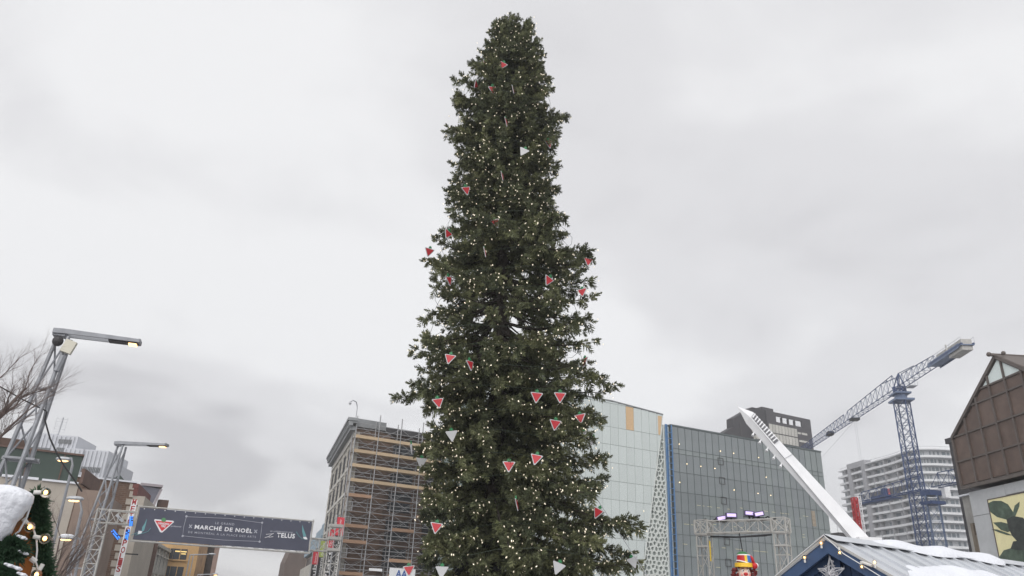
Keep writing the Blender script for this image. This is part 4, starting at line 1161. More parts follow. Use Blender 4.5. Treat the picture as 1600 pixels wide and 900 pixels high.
# ------------------------------------------------------------------ two tall lattice lamp masts
def lamp_mast(px, py, ex, ey, dist, az, legs, lab, box):
    fr = frame(px, py, dist, az)
    zt_ = fr.fx(px, py)[1]; xe, ze = fr.fx(ex, ey)
    t = thing('lamp_mast', lab, 'lamp mast', fr, 'tall lattice lamp masts')
    tops = [(-.10, 0, zt_ - .1), (.24, -.18, zt_ - .1), (.24, .18, zt_ - .1)]
    bots = [Vector((legs[0], 0, 0)), Vector((legs[1], -.55, 0)), Vector((legs[1] + .1, .55, 0))]
    tops = [Vector(p) for p in tops]
    for p, q in zip(tops, bots): part('leg', mast_steel, t, lambda b: b.tube(p, q, .055, 8, .075))
    def pt(k, f): return tops[k].lerp(bots[k], f)
    def br_(b):
        for f in (.19, .43, .70): [b.tube(pt(k, f), pt((k + 1) % 3, f), .03, 5) for k in range(3)]
        fs = [.02, .19, .31, .43, .56, .70, .86, 1.0]
        for i in range(len(fs) - 1):
            for k in range(3):
                k2 = (k + 1) % 3
                if i % 2: b.tube(pt(k, fs[i]), pt(k2, fs[i + 1]), .028, 5)
                else: b.tube(pt(k2, fs[i]), pt(k, fs[i + 1]), .028, 5)
    part('bracing', mast_steel, t, br_)
    def plat_(b):
        for f in (.43,):
            c = (pt(0, f) + pt(1, f) + pt(2, f)) / 3
            b.path([(c.x - .45, 0, c.z), (c.x + .5, 0, c.z)], .06, 6); b.box(c.x - .35, c.x + .45, -.35, .35, c.z - .03, c.z + .03)
    part('platform', mast_steel, t, plat_)
    def arm_(b):
        for y in (-.20, .20): b.slab([(-.22, y - .03, zt_ + .10), (.05, y - .03, zt_ + .12), (xe, y - .03, ze + .06), (xe, y - .03, ze - .04), (.05, y - .03, zt_ - .03), (-.22, y - .03, zt_ - .05)], (0, .06, 0))
        b.box(-.22, .12, -.17, .17, zt_ - .10, zt_ + .10)
        b.slab([(xe - .05, -.20, ze - .03), (xe + .02, -.20, ze - .03), (xe + .02, -.20, ze + .08), (xe - .05, -.20, ze + .08)], (0, .4, 0))
    part('arm', mast_steel, t, arm_)
    xm = xe * .60
    zm_ = zt_ + (ze - zt_) * .6
    part('lamp_tray', frame_d, t, lambda b: b.slab([(xm, -.165, zm_ + .03), (xe - .06, -.165, ze + .03), (xe - .06, .165, ze + .03), (xm, .165, zm_ + .03)], (0, 0, -.10)))
    part('lens', lampglow, t, lambda b: b.slab([(xe * .86, -.13, ze - .074), (xe - .08, -.13, ze - .074), (xe - .08, .13, ze - .074), (xe * .86, .13, ze - .074)], (0, 0, -.035)))
    if box:
        part('junction_box', mat('box_beige', (196, 192, 178), .6, var=.08), t, lambda b: b.slab([(.16, -.42, zt_ - .62), (.46, -.42, zt_ - .70), (.56, -.42, zt_ - .32), (.26, -.42, zt_ - .24)], (0, .16, 0)))
        part('floodlight', frame_d, t, lambda b: b.ball((-.02, -.15, zt_ - .28), .16, 10, 7))
        part('spotlight', mast_steel, t, lambda b: b.tube((.3, -.3, zt_ - .75), (.22, -.3, zt_ - 1.25), .09, 7))
        part('cable', black, t, lambda b: b.path([(fr.fx(a_, c_, -.3)[0], -.3, fr.fx(a_, c_, -.3)[1]) for a_, c_ in ((73, 643), (70, 656), (78, 685), (89, 709), (101, 729), (114, 747), (128, 768))], .024, 5))
        part('cable', black, t, lambda b: b.path([(fr.fx(a_, c_, -.3)[0], -.3, fr.fx(a_, c_, -.3)[1]) for a_, c_ in ((-60, 575), (0, 604), (35, 624), (72, 642))], .02, 5))
    return t
lamp_mast(97, 522, 219, 536, 26, 72, (-1.0, -.25), 'tall grey lattice lamp mast at the left with beige junction box, lamp lit', True)
lamp_mast(188, 694, 261, 696, 44, 92, (-1.3, -.1), 'second smaller-looking lattice lamp mast in front of the brick building, lamp lit', False)

# ------------------------------------------------------------------ entrance gantry with banner
N = frame(217, 792, 35, 66)
gan = thing('entrance_gantry', 'aluminium truss gantry spanning the street and carrying the market banner', 'gantry', N)
zt_ = N.fx(219, 793)[1]; zb_ = N.fx(210, 843)[1]; xr = N.fx(484, 852)[0]
def beam_part(p, q, w, bays, lab=None):
    part('truss_beam', alu, gan, lambda b: lattice(b, p, q, w, bays, .025, .014), label=lab)
beam_part((0, .3, zt_ - .2), (xr, .3, zt_ - .22), .28, 16)
beam_part((0, .3, zb_ + .1), (xr, .3, zb_ + .08), .28, 16)
part('upper_tube', alu, gan, lambda b: b.tube((-.05, -.03, zt_ + .05), (xr + .05, -.03, zt_ + .03), .026, 8))
part('lower_tube', alu, gan, lambda b: b.tube((-.05, -.03, zb_ - .05), (xr + .05, -.03, zb_ - .07), .032, 8))
for x in (0, xr): part('end_tube', alu, gan, lambda b: b.tube((x, -.03, zb_ - .1), (x, -.03, zt_ + .1), .03, 8))
xl0 = N.fx(148, 815, .3)[0]; xl1 = N.fx(168, 815, .3)[0]
xr0 = N.fx(512, 845, .3)[0]; xr1 = N.fx(531, 845, .3)[0]
for xa, xb, ztop in ((xl0, xl1, zt_ - .15), (xr0, xr1, zt_ - .1)):
    part('tower', alu, gan, lambda b: lattice(b, ((xa + xb) / 2, .4, 0), ((xa + xb) / 2, .4, ztop), abs(xb - xa), 9, .03, .017, up=(0, 1, 0)))
part('side_beam', alu, gan, lambda b: lattice(b, (xl1, .35, zt_ - .42), (0, .35, zt_ - .42), .5, 3, .028, .016))
part('side_beam', alu, gan, lambda b: lattice(b, (xr, .35, (zt_ + zb_) / 2 - .3), (xr0, .35, (zt_ + zb_) / 2 - .3), .5, 2, .028, .016))
part('sleeve_block', alu, gan, lambda b: [b.box(xr0 - .02, xr1 + .02, .05, .75, z, z + .12) for z in (zt_ - .12, zt_ - .66, zb_ + .1)])
navy = mat('banner_navy', (80, 82, 96), .75, var=.10, scale=1.6, bump=.35, bscale=1.3)
ban = thing('market_banner', 'long navy christmas market banner with white lettering on the gantry', 'banner', N)
part('cloth', navy, ban, lambda b: b.box(.05, xr - .05, -.06, -.045, zb_ - .0, zt_ + .0))
ink = mat('banner_ink', (222, 222, 226), .7, var=0); ink2 = mat('banner_ink_dim', (168, 170, 180), .7, var=0); teal = mat('banner_teal', (104, 152, 158), .7, var=.1)
Hh = zt_ - zb_
zo = lambda a, c: ((lambda p: (p[0], p[1]))(N.fx(200 + a / 5.333, 780 + c / 5.333, -.065)))
def btext(s_, a0, c0, a1, c1, h, m, **kw):
    """line of lettering from the left baseline point to the right baseline point on the cloth"""
    x0, z0 = zo(a0, c0); x1, z1 = zo(a1, c1)
    rot = math.atan2(z1 - z0, x1 - x0)
    hh = h / 5.333 / FOC * 37.5
    text('lettering', s_, m, ban, x0, x1, (z0 + z1) / 2, (z0 + z1) / 2 + hh, -.066, rot=rot, **kw)
btext('MARCHÉ DE NOËL', 553, 247, 1034, 284, 34, ink, bold=.025, spacing=1.15)
btext('LE GRAND', 726, 207, 884, 219, 15, ink2, bold=.01, spacing=1.3)
btext('DE MONTRÉAL À LA PLACE DES ARTS', 500, 282, 1064, 323, 17, ink2, bold=.008, spacing=1.25)
btext('présente', 355, 234, 442, 240, 14, ink2, bold=.015, shear=.2)
btext('TELUS', 1238, 318, 1388, 328, 32, ink, bold=.03, spacing=1.1)
btext('en collaboration avec', 1184, 272, 1374, 284, 13, ink2, bold=.008, shear=.2)
btext('×', 503, 242, 532, 243, 26, ink2, bold=.01); btext('×', 1047, 284, 1076, 285, 26, ink2, bold=.01)
def line_(pts, w, m, name='ruled_line'):
    P = [zo(*p) for p in pts]
    part(name, m, ban, lambda b: b.path([(x, -.066, z) for x, z in P], w, 4))
line_([(487, 146), (840, 160), (1118, 198), (1110, 270), (1097, 352), (790, 340), (456, 305), (464, 230), (487, 146)], .011, ink2)
for p in ((487, 143), (1118, 196), (1097, 354), (456, 307)):
    x_, z_ = zo(*p); part('rosette', ink2, ban, lambda b: b.ball((x_, -.066, z_), .045, 8, 5, (1, .25, 1)))
line_([(1140, 320), (1170, 312), (1210, 285), (1185, 300), (1172, 318), (1210, 312)], .014, ink, 'swash'); line_([(1150, 293), (1180, 290), (1215, 287)], .012, ink, 'swash')
# red triangle badge
def poly_(name, pts, m, y):
    P = [zo(*p) for p in pts]; part(name, m, ban, lambda b: b.prism(P, y, -.0605))
poly_('badge_rim', [(218, 176), (224, 166), (376, 180), (384, 190), (288, 276), (276, 278), (266, 272)], ink, -.064)
poly_('badge_red', [(226, 178), (372, 191), (282, 268)], mat('badge_red', (204, 62, 66), .7, var=.05), -.067)
poly_('badge_leaf', [(276, 176), (284, 160), (298, 153), (312, 160), (318, 180), (304, 190), (288, 188)], mat('badge_green', (86, 138, 96), .7, var=.1), -.070)
for s_, a0, c0, a1, c1 in (('CANADIAN', 246, 208, 340, 217), ('TIRE', 270, 232, 312, 236)):
    x0, z0 = zo(a0, c0); x1, z1 = zo(a1, c1); text('lettering', s_, ink, ban, x0, x1, (z0 + z1) / 2, (z0 + z1) / 2 + .085, -.072, rot=math.atan2(z1 - z0, x1 - x0), bold=.03)
# little teal elf figures
for base in (0, 1):
    if base == 0:
        poly_('painted_cap', [(120, 232), (140, 200), (158, 160), (150, 205), (134, 262), (112, 270)], teal, -.064); poly_('painted_face', [(80, 290), (88, 262), (120, 268), (108, 290)], ink, -.066)
        line_([(60, 300), (120, 284), (165, 270), (190, 240)], .014, teal, 'painted_arm'); line_([(20, 300), (60, 286), (84, 276)], .014, teal, 'painted_arm')
    else:
        poly_('painted_cap', [(1452, 210), (1464, 250), (1486, 306), (1462, 316), (1452, 270)], teal, -.064); poly_('painted_face', [(1458, 316), (1484, 312), (1496, 334), (1468, 336)], ink, -.066)
        line_([(1402, 272), (1424, 306), (1450, 328), (1486, 338)], .012, teal, 'painted_arm')
for k in range(18): piece('eyelet', whitepaint, ban, .2 + k * (xr - .4) / 17, .2 + k * (xr - .4) / 17 + .03, -.075, -.062, zt_ - .06, zt_ - .02)
# blue led bars clamped to the gantry
ledblue = mat('led_blue', (60, 120, 240), .4, var=0, emit=(70, 150, 255), estr=.6); ledbody = mat('led_body', (30, 44, 92), .5, var=.1)
zd = lambda a, c, y=-.2: N.fx(140 + a / 7.5, 780 + c / 7.5, y)
for (a0, c0, a1, c1, wd, lab) in ((492, 200, 482, 315, 36, 'blue led bar standing at the left edge of the banner'), (452, 355, 428, 475, 36, 'blue led bar below the first, beside the white sign'), (265, 365, 345, 465, 40, 'slanted blue led bar on the left gantry tower'), (318, 182, 388, 262, 24, 'slanted unlit grey led bar above the left gantry beam')):
    p = Vector((zd(a0, c0)[0], -.2, zd(a0, c0)[1])); q = Vector((zd(a1, c1)[0], -.2, zd(a1, c1)[1]))
    t = thing('led_bar', lab, 'led light', N, 'led bars on the gantry')
    dv = (q - p); n_ = Vector((-dv.z, 0, dv.x)).normalized() * (wd / 7.5 / FOC * 35 / 2)
    part('body', ledbody if wd > 30 else steel, t, lambda b: b.slab([p - n_, q - n_, q + n_, p + n_], (0, .12, 0)))
    part('clamp', darkmetal, t, lambda b: b.tube((p + q) / 2, (p + q) / 2 + Vector((0, .5, 0)), .03, 5))
    if wd > 30:
        for k in range(8):
            for s_ in (-.45, .45):
                c = p.lerp(q, (k + .5) / 8) + n_ * s_
                if random.random() < .8: part('led', ledblue, t, lambda b: b.ball(c + Vector((0, -.012, 0)), .028, 6, 4, (1, .5, 1)))

# ------------------------------------------------------------------ bare trees at the left
twigm = mat('bare_bark', (104, 92, 88), .9, var=.2, scale=6)
def bare_tree(px, py, dist, lab, height, limbs, seed, trunk_h, r0):
    fr = frame(px, py, dist, 90)
    t = thing('bare_tree', lab, 'tree', fr)
    rr = random.Random(seed)
    part('trunk', twigm, t, lambda b: b.path([(0, 0, 0), (.05, 0, trunk_h * .5), (0, 0, trunk_h)], [r0, r0 * .85, r0 * .7], 8), smooth=True)
    tw = MB()
    def grow(p, d, ln, r, lv):
        pts = [p]; n = 4
        for k in range(n):
            d = (d + Vector((rr.gauss(0, .10), rr.gauss(0, .10), rr.gauss(.03, .07)))).normalized()
            pts.append(pts[-1] + d * ln / n)
        tw.path(pts, [r * (1 - .55 * k / n) for k in range(n + 1)], 5 if lv < 2 else 3, cap=False)
        if lv >= 4: return
        for k in range(1, n + 1):
            for _ in range(2 if lv > 0 else 1):
                if rr.random() < .86:
                    ax = Vector((rr.gauss(0, 1), rr.gauss(0, 1), rr.gauss(0, .6))).normalized()
                    dd = (d + ax * rr.uniform(.35, .75)).normalized()
                    grow(pts[k], dd, ln * rr.uniform(.42, .64), r * .5 * (1 - .1 * k), lv + 1)
    for (dx, dy, dz, ln) in limbs: grow(Vector((0, 0, trunk_h * rr.uniform(.85, 1.0))), Vector((dx, dy, dz)).normalized(), ln, r0 * .6, 0)
    o = tw.build('crown', twigm, t); o['kind'] = 'stuff'
bare_tree(-70, 800, 17, 'bare winter tree reaching in from the left edge in front of the sky', 7, [(1.0, .2, 1.25, 1.1), (1.0, -.3, .7, 1.0), (.8, .5, 2.2, 1.25), (-.5, .3, 1.2, 1.0), (.2, -.8, 1.9, 1.2), (1.0, .1, 1.0, 1.15)], 4, 4.2, .06)
bare_tree(78, 890, 20, 'small bare tree in front of the beige wall', 5, [(.25, .1, 1.3, 1.3), (.7, .2, 1.0, 1.2), (-.3, .3, 1.2, 1.0), (.5, -.3, 1.4, 1.1), (.1, -.3, 1.5, 1.1), (1.1, .1, .5, .8)], 12, 1.5, .05)
# ------------------------------------------------------------------ blue tower cranes
cblue = mat('crane_blue', (52, 70, 108), .5, .1, var=.2, scale=1.5)
cblue2 = mat('crane_blue_grey', (98, 112, 138), .5, .1, var=.2, scale=1.5)
cw_conc = mat('counterweight', (170, 168, 164), .85, var=.15)
def tri_jib(b, x0, x1, z, h0, h1, w, n, r=.075, rb=.038):
    for i in range(n):
        a, c = x0 + (x1 - x0) * i / n, x0 + (x1 - x0) * (i + 1) / n
        ha, hc = h0 + (h1 - h0) * i / n, h0 + (h1 - h0) * (i + 1) / n
        m = (a + c) / 2; hm = (ha + hc) / 2
        for s_ in (-w, w):
            b.tube((a, s_, z), (c, s_, z), r, 5)
            b.tube((a, s_, z), (m, 0, z + hm), rb, 4); b.tube((m, 0, z + hm), (c, s_, z), rb, 4)
        b.tube((a, -w, z), (a, w, z), rb, 4); b.tube((a, -w, z), (c, w, z), rb, 4)
        if i < n - 1: b.tube((m, 0, z + hm), (c + (x1 - x0) / n / 2, 0, z + h0 + (h1 - h0) * (i + 1.5) / n), r, 5)
C1 = Frame(at(1404, 600, 152), 4.5)
cr1 = thing('tower_crane', 'tall blue tower crane with concrete counterweights above the residential tower', 'crane', C1)
zj = at(1404, 607, 152).z; zp = at(1402, 589, 152).z; zm_ = at(1405, 628, 152).z
part('mast', cblue, cr1, lambda b: lattice(b, (0, 0, 0), (0, 0, zm_), 2.1, 19, .115, .055, up=(1, 1, 0), zig=False))
part('slewing_ring', cblue2, cr1, lambda b: (b.box(-1.7, 1.7, -1.7, 1.7, zm_, zm_ + .35), b.tube((0, 0, zm_ + .35), (0, 0, zm_ + 1.3), 1.1, 10), b.box(-1.5, 1.5, -1.4, 1.4, zm_ + 1.301, zm_ + 1.6)))
part('slewing_tower', cblue, cr1, lambda b: lattice(b, (0, 0, zm_ + 1.6), (0, 0, zj + .2), 1.6, 2, .13, .08, up=(1, 1, 0), zig=False))
def head_(b):
    for s_ in (-.7, .7):
        b.tube((1.0, s_, zj), (.4, 0, zp), .11, 5); b.tube((-1.0, s_, zj), (-.6, 0, zp + .5), .11, 5); b.tube((1.0, s_, zj), (-.6, 0, zp + .5), .07, 4)
    b.tube((.4, 0, zp), (-.6, 0, zp + .5), .1, 5); b.tube((-.6, 0, zp + .5), (-7, 0, zj + 2.2), .07, 5); b.tube((.4, 0, zp), (7.0, 0, zj + 2.9), .08, 5)
part('tower_head', cblue, cr1, head_)
part('cab_platform', steel, cr1, lambda b: (b.box(-2.6, -.6, -2.2, -.9, zm_ + 2.4, zm_ + 2.5), [b.tube((x, y, zm_ + 2.5), (x, y, zm_ + 3.7), .04, 4) for x in (-2.6, -1.6, -.6) for y in (-2.2,)], b.tube((-2.6, -2.2, zm_ + 3.7), (-.6, -2.2, zm_ + 3.7), .04, 4), b.tube((-2.6, -2.2, zm_ + 3.7), (-2.6, -.9, zm_ + 3.7), .04, 4)))
part('jib', cblue, cr1, lambda b: (tri_jib(b, .8, 28, zj, 3.2, 2.3, .75, 10), tri_jib(b, 28.01, 64, zj + .01, 2.2, 1.5, .7, 16, .075, .04)))
part('counter_jib', cblue, cr1, lambda b: (tri_jib(b, -.8, -15.5, zj + .02, 2.3, 1.6, .75, 7), [b.tube((-15, s_, zj), (-25.5, s_, zj), .18, 5) for s_ in (-.9, .9)]))
part('counter_platform', cblue2, cr1, lambda b: (b.box(-25.5, -14.2, -1.0, 1.0, zj - .25, zj - .12), b.box(-24.6, -14, -1.02, -.94, zj - .45, zj + .3), b.box(-24.6, -14, .94, 1.02, zj - .45, zj + .3)))
for k in range(4): piece('counterweight', cw_conc, cr1, -25.2 + k * 1.1, -24.2 + k * 1.1, -.8, .8, zj - .95, zj + .8)
part('winch', cw_conc, cr1, lambda b: (b.box(-20.2, -16.8, -.7, .7, zj - .1, zj + .9), b.path([(-19, 0, zj + .9), (-19, 0, zj + 2.0)], .12, 5)))
part('railing', steel, cr1, lambda b: [b.tube((-25.6, y, zj + 1.0), (-14, y, zj + 1.0), .03, 4) for y in (-1, 1)] + [b.tube((-25.6 + i * 1.9, y, zj), (-25.6 + i * 1.9, y, zj + 1.0), .03, 4) for i in range(7) for y in (-1, 1)])
part('trolley', darkmetal, cr1, lambda b: (b.box(22.3, 24.0, -.8, .8, zj - .55, zj - .12), b.box(38, 40, -.6, .6, zj - .3, zj + .5)))
part('hoist_cables', steel, cr1, lambda b: [b.tube((22.6 + i * 1.0, 0, zj - .5), (22.6 + i * 1.0, 0, 12), .022, 3) for i in range(2)] + [b.tube((23, 0, zj - .5), (60, 0, zj - 6), .02, 3)])
part('hook_block', darkmetal, cr1, lambda b: (b.box(22.5, 23.7, -.3, .3, 11, 12.0), b.tube((23.1, 0, 10.2), (23.1, 0, 11), .12, 6)))
class MBshift:
    """draws into another builder with a sideways shift"""
    def __init__(s, b, dy): s.b = b; s.dy = Vector((0, dy, 0))
    def tube(s, p, q, r, n=6): s.b.tube(Vector(p) + s.dy, Vector(q) + s.dy, r, n)
C2 = Frame(at(1441, 768, 140), -10)
cr2 = thing('tower_crane', 'lower blue tower crane with white cab in front of the residential tower', 'crane', C2)
zk = at(1441, 764, 140).z
part('mast', cblue2, cr2, lambda b: lattice(b, (0, -1.6, 0), (0, -1.6, zk - 1.0), 1.7, 11, .09, .045, up=(1, 1, 0), zig=False))
part('slewing_ring', cblue, cr2, lambda b: (b.box(-1.3, 1.3, -2.9, -.3, zk - 2.4, zk - 1.9), b.box(-1.1, 1.1, -2.7, -.5, zk - 1.0, zk - .2)))
part('jib', cblue, cr2, lambda b: [tri_jib(MBshift(b, -1.6), 1, 19, zk + .2, 2.4, 1.6, .7, 8, .08, .045)])
part('counter_jib', cblue, cr2, lambda b: [tri_jib(MBshift(b, -1.6), -1, -13, zk + .2, 2.2, 2.0, .7, 5, .08, .045)])
part('machinery', cblue, cr2, lambda b: (b.box(10.5, 14.5, -2.2, -1.0, zk - .1, zk + .6), b.box(8, 19, -2.4, -.8, zk - .35, zk - .15), b.box(11, 11.8, -2.0, -1.2, zk + .6, zk + 1.7)))
part('cab', whitesign, cr2, lambda b: (b.box(-1.9, -.4, -3.6, -2.6, zk - 1.4, zk + .5),))
part('cab_window', darkglass, cr2, lambda b: b.box(-1.7, -.6, -3.65, -3.601, zk - .7, zk + .2))
Hm = frame(1337, 778, 150, 80)
hm = thing('hoist_mast', 'red and white lattice hoist mast at the end of the lower crane', 'hoist', Hm)
zh = Hm.fx(1337, 778)[1]
part('red_side', mat('hoist_red', (176, 44, 48), .6, var=.15), hm, lambda b: (lattice(b, (-.3, 0, 0), (-.3, 0, zh), .75, 16, .10, .07, up=(0, 1, 0), zig=False), b.box(-.62, .0, .1, .2, 0, zh - .5)))
part('white_side', whitepaint, hm, lambda b: (lattice(b, (.55, .1, 0), (.55, .1, zh + .3), .6, 20, .07, .05, up=(0, 1, 0)),))

# ------------------------------------------------------------------ giant white leaning light mast
Mf = frame(1342, 842, 42, 90)
wm = thing('leaning_light_mast', 'giant white leaning light mast with louvred upper end in front of the glass hall', 'light mast', Mf)
g_ = lambda px, py, y=0: Vector((Mf.fx(px, py, y)[0], y, Mf.fx(px, py, y)[1]))
bL, bM, bR = g_(1326, 842), g_(1336, 846, -.35), g_(1360, 842)
tL, tM, tR = g_(1166, 662), g_(1172, 652, -.22), g_(1177, 644)
bB, tB = (bL + bR) / 2 + Vector((0, .5, 0)), (tL + tR) / 2 + Vector((0, .4, 0))
tip = g_(1152, 635)
part('shaft', whitepaint, wm, lambda b: b.add([bL, bM, bR, bB, tL, tM, tR, tB], [(0, 1, 5, 4), (1, 2, 6, 5), (2, 3, 7, 6), (3, 0, 4, 7), (3, 2, 1, 0)]))
part('pointed_end', whitepaint, wm, lambda b: b.add([tL, tM, tR, tB, tip], [(0, 1, 4), (1, 2, 4), (2, 3, 4), (3, 0, 4)]))
# louvres on the right-hand face
l0, l1 = tM, tM.lerp(bM, .24); r0_, r1_ = tR, tR.lerp(bR, .24)
nf = ((l1 - l0).cross(r0_ - l0)).normalized()
if nf.y > 0: nf = -nf
q = lambda s_, t: l0.lerp(l1, t).lerp(r0_.lerp(r1_, t), s_) + nf * .012
part('louvre_opening', mat('louvre_grey', (112, 112, 116), .7, var=.2), wm, lambda b: b.slab([q(.18, .03), q(.18, .97), q(.86, .97), q(.86, .03)], nf * .015))
for k in range(10):
    t = .04 + .092 * k
    part('louvre', whitepaint, wm, lambda b: b.slab([q(.16, t), q(.16, t + .035), q(.88, t + .035), q(.88, t)], nf * .07))
part('seam', steel, wm, lambda b: b.slab([tM.lerp(bM, .345) + nf * .004, tM.lerp(bM, .349) + nf * .004, tR.lerp(bR, .349) + nf * .004, tR.lerp(bR, .345) + nf * .004], nf * .01))
for k in range(5):
    c = tL.lerp(bL, .08 + .07 * k) + Vector((-.05, 0, -.08))
    part('spotlight', whitepaint, wm, lambda b: (b.tube(c, c + Vector((-.05, -.04, -.10)), .05, 8, .075), b.tube(c + Vector((.1, 0, .15)), c, .04, 5)))
part('foot_flange', whitepaint, wm, lambda b: b.box(Mf.fx(1334, 842)[0], Mf.fx(1369, 842)[0], -.6, .8, bR.z - .20, bR.z + .02))
part('pedestal', whitepaint, wm, lambda b: b.path([(.15, .1, 0), (.15, .1, bR.z - .201)], [.75, .55], 10))

# ------------------------------------------------------------------ truss portal with the hanging clown
P_ = frame(1099, 818, 30, 128)
por = thing('truss_portal', 'aluminium truss portal with floodlights on top carrying the hanging clown', 'truss portal', P_)
xL, zL = P_.fx(1099, 818); xR, zR = P_.fx(1218, 805)
zP = (zL + zR) / 2
for x in (xL, xR):
    part('tower', alu, por, lambda b: lattice(b, (x, 0, 0), (x, 0, zP - .5), .42, 6, .024, .013, up=(0, 1, 0)))
    part('corner_block', alu, por, lambda b: (lattice(b, (x, 0, zP - .48), (x, 0, zP), .50, 1, .034, .02, up=(0, 1, 0), zig=False), b.box(x - .25, x + .25, -.25, .25, zP - .53, zP - .49)))
    for z in (zP - .95, zP - 2.1, .05): piece('sleeve', alu, por, x - .23, x + .23, -.23, .23, z, z + .05)
part('beam', alu, por, lambda b: lattice(b, (xL + .25, 0, zP - .25), (xR - .25, 0, zP - .25), .42, 5, .026, .014))
part('hanging_bar', darkmetal, por, lambda b: (b.path([(xL + .3, -.1, zP - .58), ((xL + xR) / 2, -.5, zP - .66), (xR - .3, -.1, zP - .56)], .03, 6), b.path([((xL + xR) / 2 - .8, .3, zP - .55), ((xL + xR) / 2, -.5, zP - .66), ((xL + xR) / 2 + .8, .3, zP - .55)], .025, 6)))
part('strap', mat('yellow_strap', (214, 184, 60), .7, var=.1), por, lambda b: b.box(xL + .30, xL + .34, -.28, -.25, zP - 1.45, zP - .75))
part('cables', black, por, lambda b: [b.path([(x0_ + k * .12, .1 * math.sin(k * 2.1), zP + .02 + .05 * math.sin(k * 1.7)) for k in range(8)], .025, 5) for x0_ in (xL - .05, xR - 1.0)])
fl_w = mat('floodlight_face', (206, 190, 236), .4, var=0, emit=(214, 190, 255), estr=.32); fl_p = mat('floodlight_purple', (70, 60, 96), .5, var=.1)
for i, (px, py, w_, ti) in enumerate(((1127, 810, .38, -12), (1142, 805.5, .40, 0), (1170, 802.5, .34, 4), (1185, 803.5, .36, -12))):
    x_, z_ = P_.fx(px, py)
    fr = Frame(P_.M @ Vector((x_, 0, 0)), 96)
    t = thing('floodlight', ['leftmost lit floodlight on the truss portal, tilted', 'second lit floodlight from the left on the truss portal', 'third lit floodlight from the left on the truss portal', 'rightmost lit floodlight on the truss portal, tilted'][i], 'floodlight', fr, 'floodlights on the truss portal')
    a = math.radians(ti)
    dx, dz = Vector((math.cos(a), 0, -math.sin(a))) * w_ / 2, Vector((math.sin(a), 0, math.cos(a))) * .085
    c = Vector((0, -.12, z_))
    part('housing', fl_p, t, lambda b: b.slab([c - dx - dz, c + dx - dz, c + dx + dz, c - dx + dz], (0, .16, 0)))
    part('face', fl_w, t, lambda b: b.slab([c - dx * .8 - dz * .65, c + dx * .8 - dz * .65, c + dx * .8 + dz * .65, c - dx * .8 + dz * .65], (0, -.012, 0)))
    part('yoke', black, t, lambda b: (b.tube((0, -.04, z_ - .085), (0, 0, zP), .03, 6), b.box(-.2, .2, .0, .05, z_ - .13, z_ - .10)))

Cf = frame(1161, 870, 29, 92)
cl = thing('clown_figure', 'hanging toy clown figure with striped hat and curly red hair below the truss portal', 'clown figure', Cf)
cs = 29 / FOC / math.cos(math.radians(21))             # metres per picture pixel here
sk = mat('clown_face', (232, 206, 192), .5, var=.06); hair = mat('clown_hair', (120, 44, 44), .8, var=.3, scale=14, bump=.8, bscale=40)
cred = mat('clown_red', (190, 40, 46), .5, var=.1); cyel = mat('clown_yellow', (236, 190, 54), .5, var=.08); cbl = mat('clown_blue', (66, 120, 190), .5, var=.08); cgr = mat('clown_green', (52, 110, 66), .5, var=.1); cwh = mat('clown_white', (232, 230, 228), .6, var=.06); cdk = mat('clown_dark', (60, 32, 34), .6, var=.1)
zc = Cf.fx(1162, 893)[1]
head = part('head', sk, cl, lambda b: b.ball((0, 0, zc), .27, 20, 14, (.92, .95, 1.15)), smooth=True)
rr = random.Random(3)
def curls_(b, s_):
    for k in range(46):
        a = rr.uniform(0, 6.28); e = rr.uniform(-1.3, 1.2)
        r = rr.uniform(.10, .17)
        b.ball((s_ * .36 + r * math.cos(a) * math.cos(e), .06 + r * math.sin(a) * math.cos(e), zc + .0 + r * 1.35 * math.sin(e)), rr.uniform(.04, .06), 7, 5)
for s_ in (-1, 1): part('hair', hair, cl, lambda b: curls_(b, s_), smooth=True)
part('fringe', hair, cl, lambda b: [b.ball((x, -.10, zc + .23), .05, 7, 5) for x in (-.24, .24)], smooth=True)
part('nose', cred, head, lambda b: b.ball((-.02, -.30, zc - .03), .085, 12, 8, (1.1, .9, .8)), smooth=True)
for s_ in (-1, 1):
    e_ = part('eye', cwh, head, lambda b: b.ball((s_ * .11, -.215, zc + .10), .055, 10, 7, (1, .6, 1.1)), smooth=True)
    part('pupil', cdk, e_, lambda b: b.ball((s_ * .11 + .01, -.252, zc + .10), .024, 8, 6, (1, .5, 1)), smooth=True)
    part('eyebrow', hair, head, lambda b: b.path([(s_ * .17, -.20, zc + .17), (s_ * .11, -.235, zc + .195), (s_ * .05, -.24, zc + .17)], .014, 5))
    part('cheek', mat('cheek_pink', (222, 140, 134), .6, var=.05), head, lambda b: b.ball((s_ * .15, -.195, zc - .06), .06, 9, 6, (1, .4, 1)), smooth=True)
    part('ear', sk, head, lambda b: b.ball((s_ * .255, .02, zc), .06, 9, 6, (.5, .8, 1.2)), smooth=True)
part('mouth', cwh, head, lambda b: b.ball((0, -.20, zc - .17), .10, 14, 8, (1.3, .5, .55)), smooth=True)
part('lips', cred, head, lambda b: b.path([(-.09, -.235, zc - .15), (0, -.255, zc - .19), (.09, -.235, zc - .15)], .02, 6))
zb1_ = zc + .25
part('hat_brim', cyel, cl, lambda b: b.path([(.0, -.02, zb1_), (.0, -.02, zb1_ + .16)], [.375, .36], 22), smooth=False)
part('hat_band', cwh, cl, lambda b: b.path([(.02, -.02, zb1_ + .16), (.03, -.02, zb1_ + .20)], [.34, .335], 22))
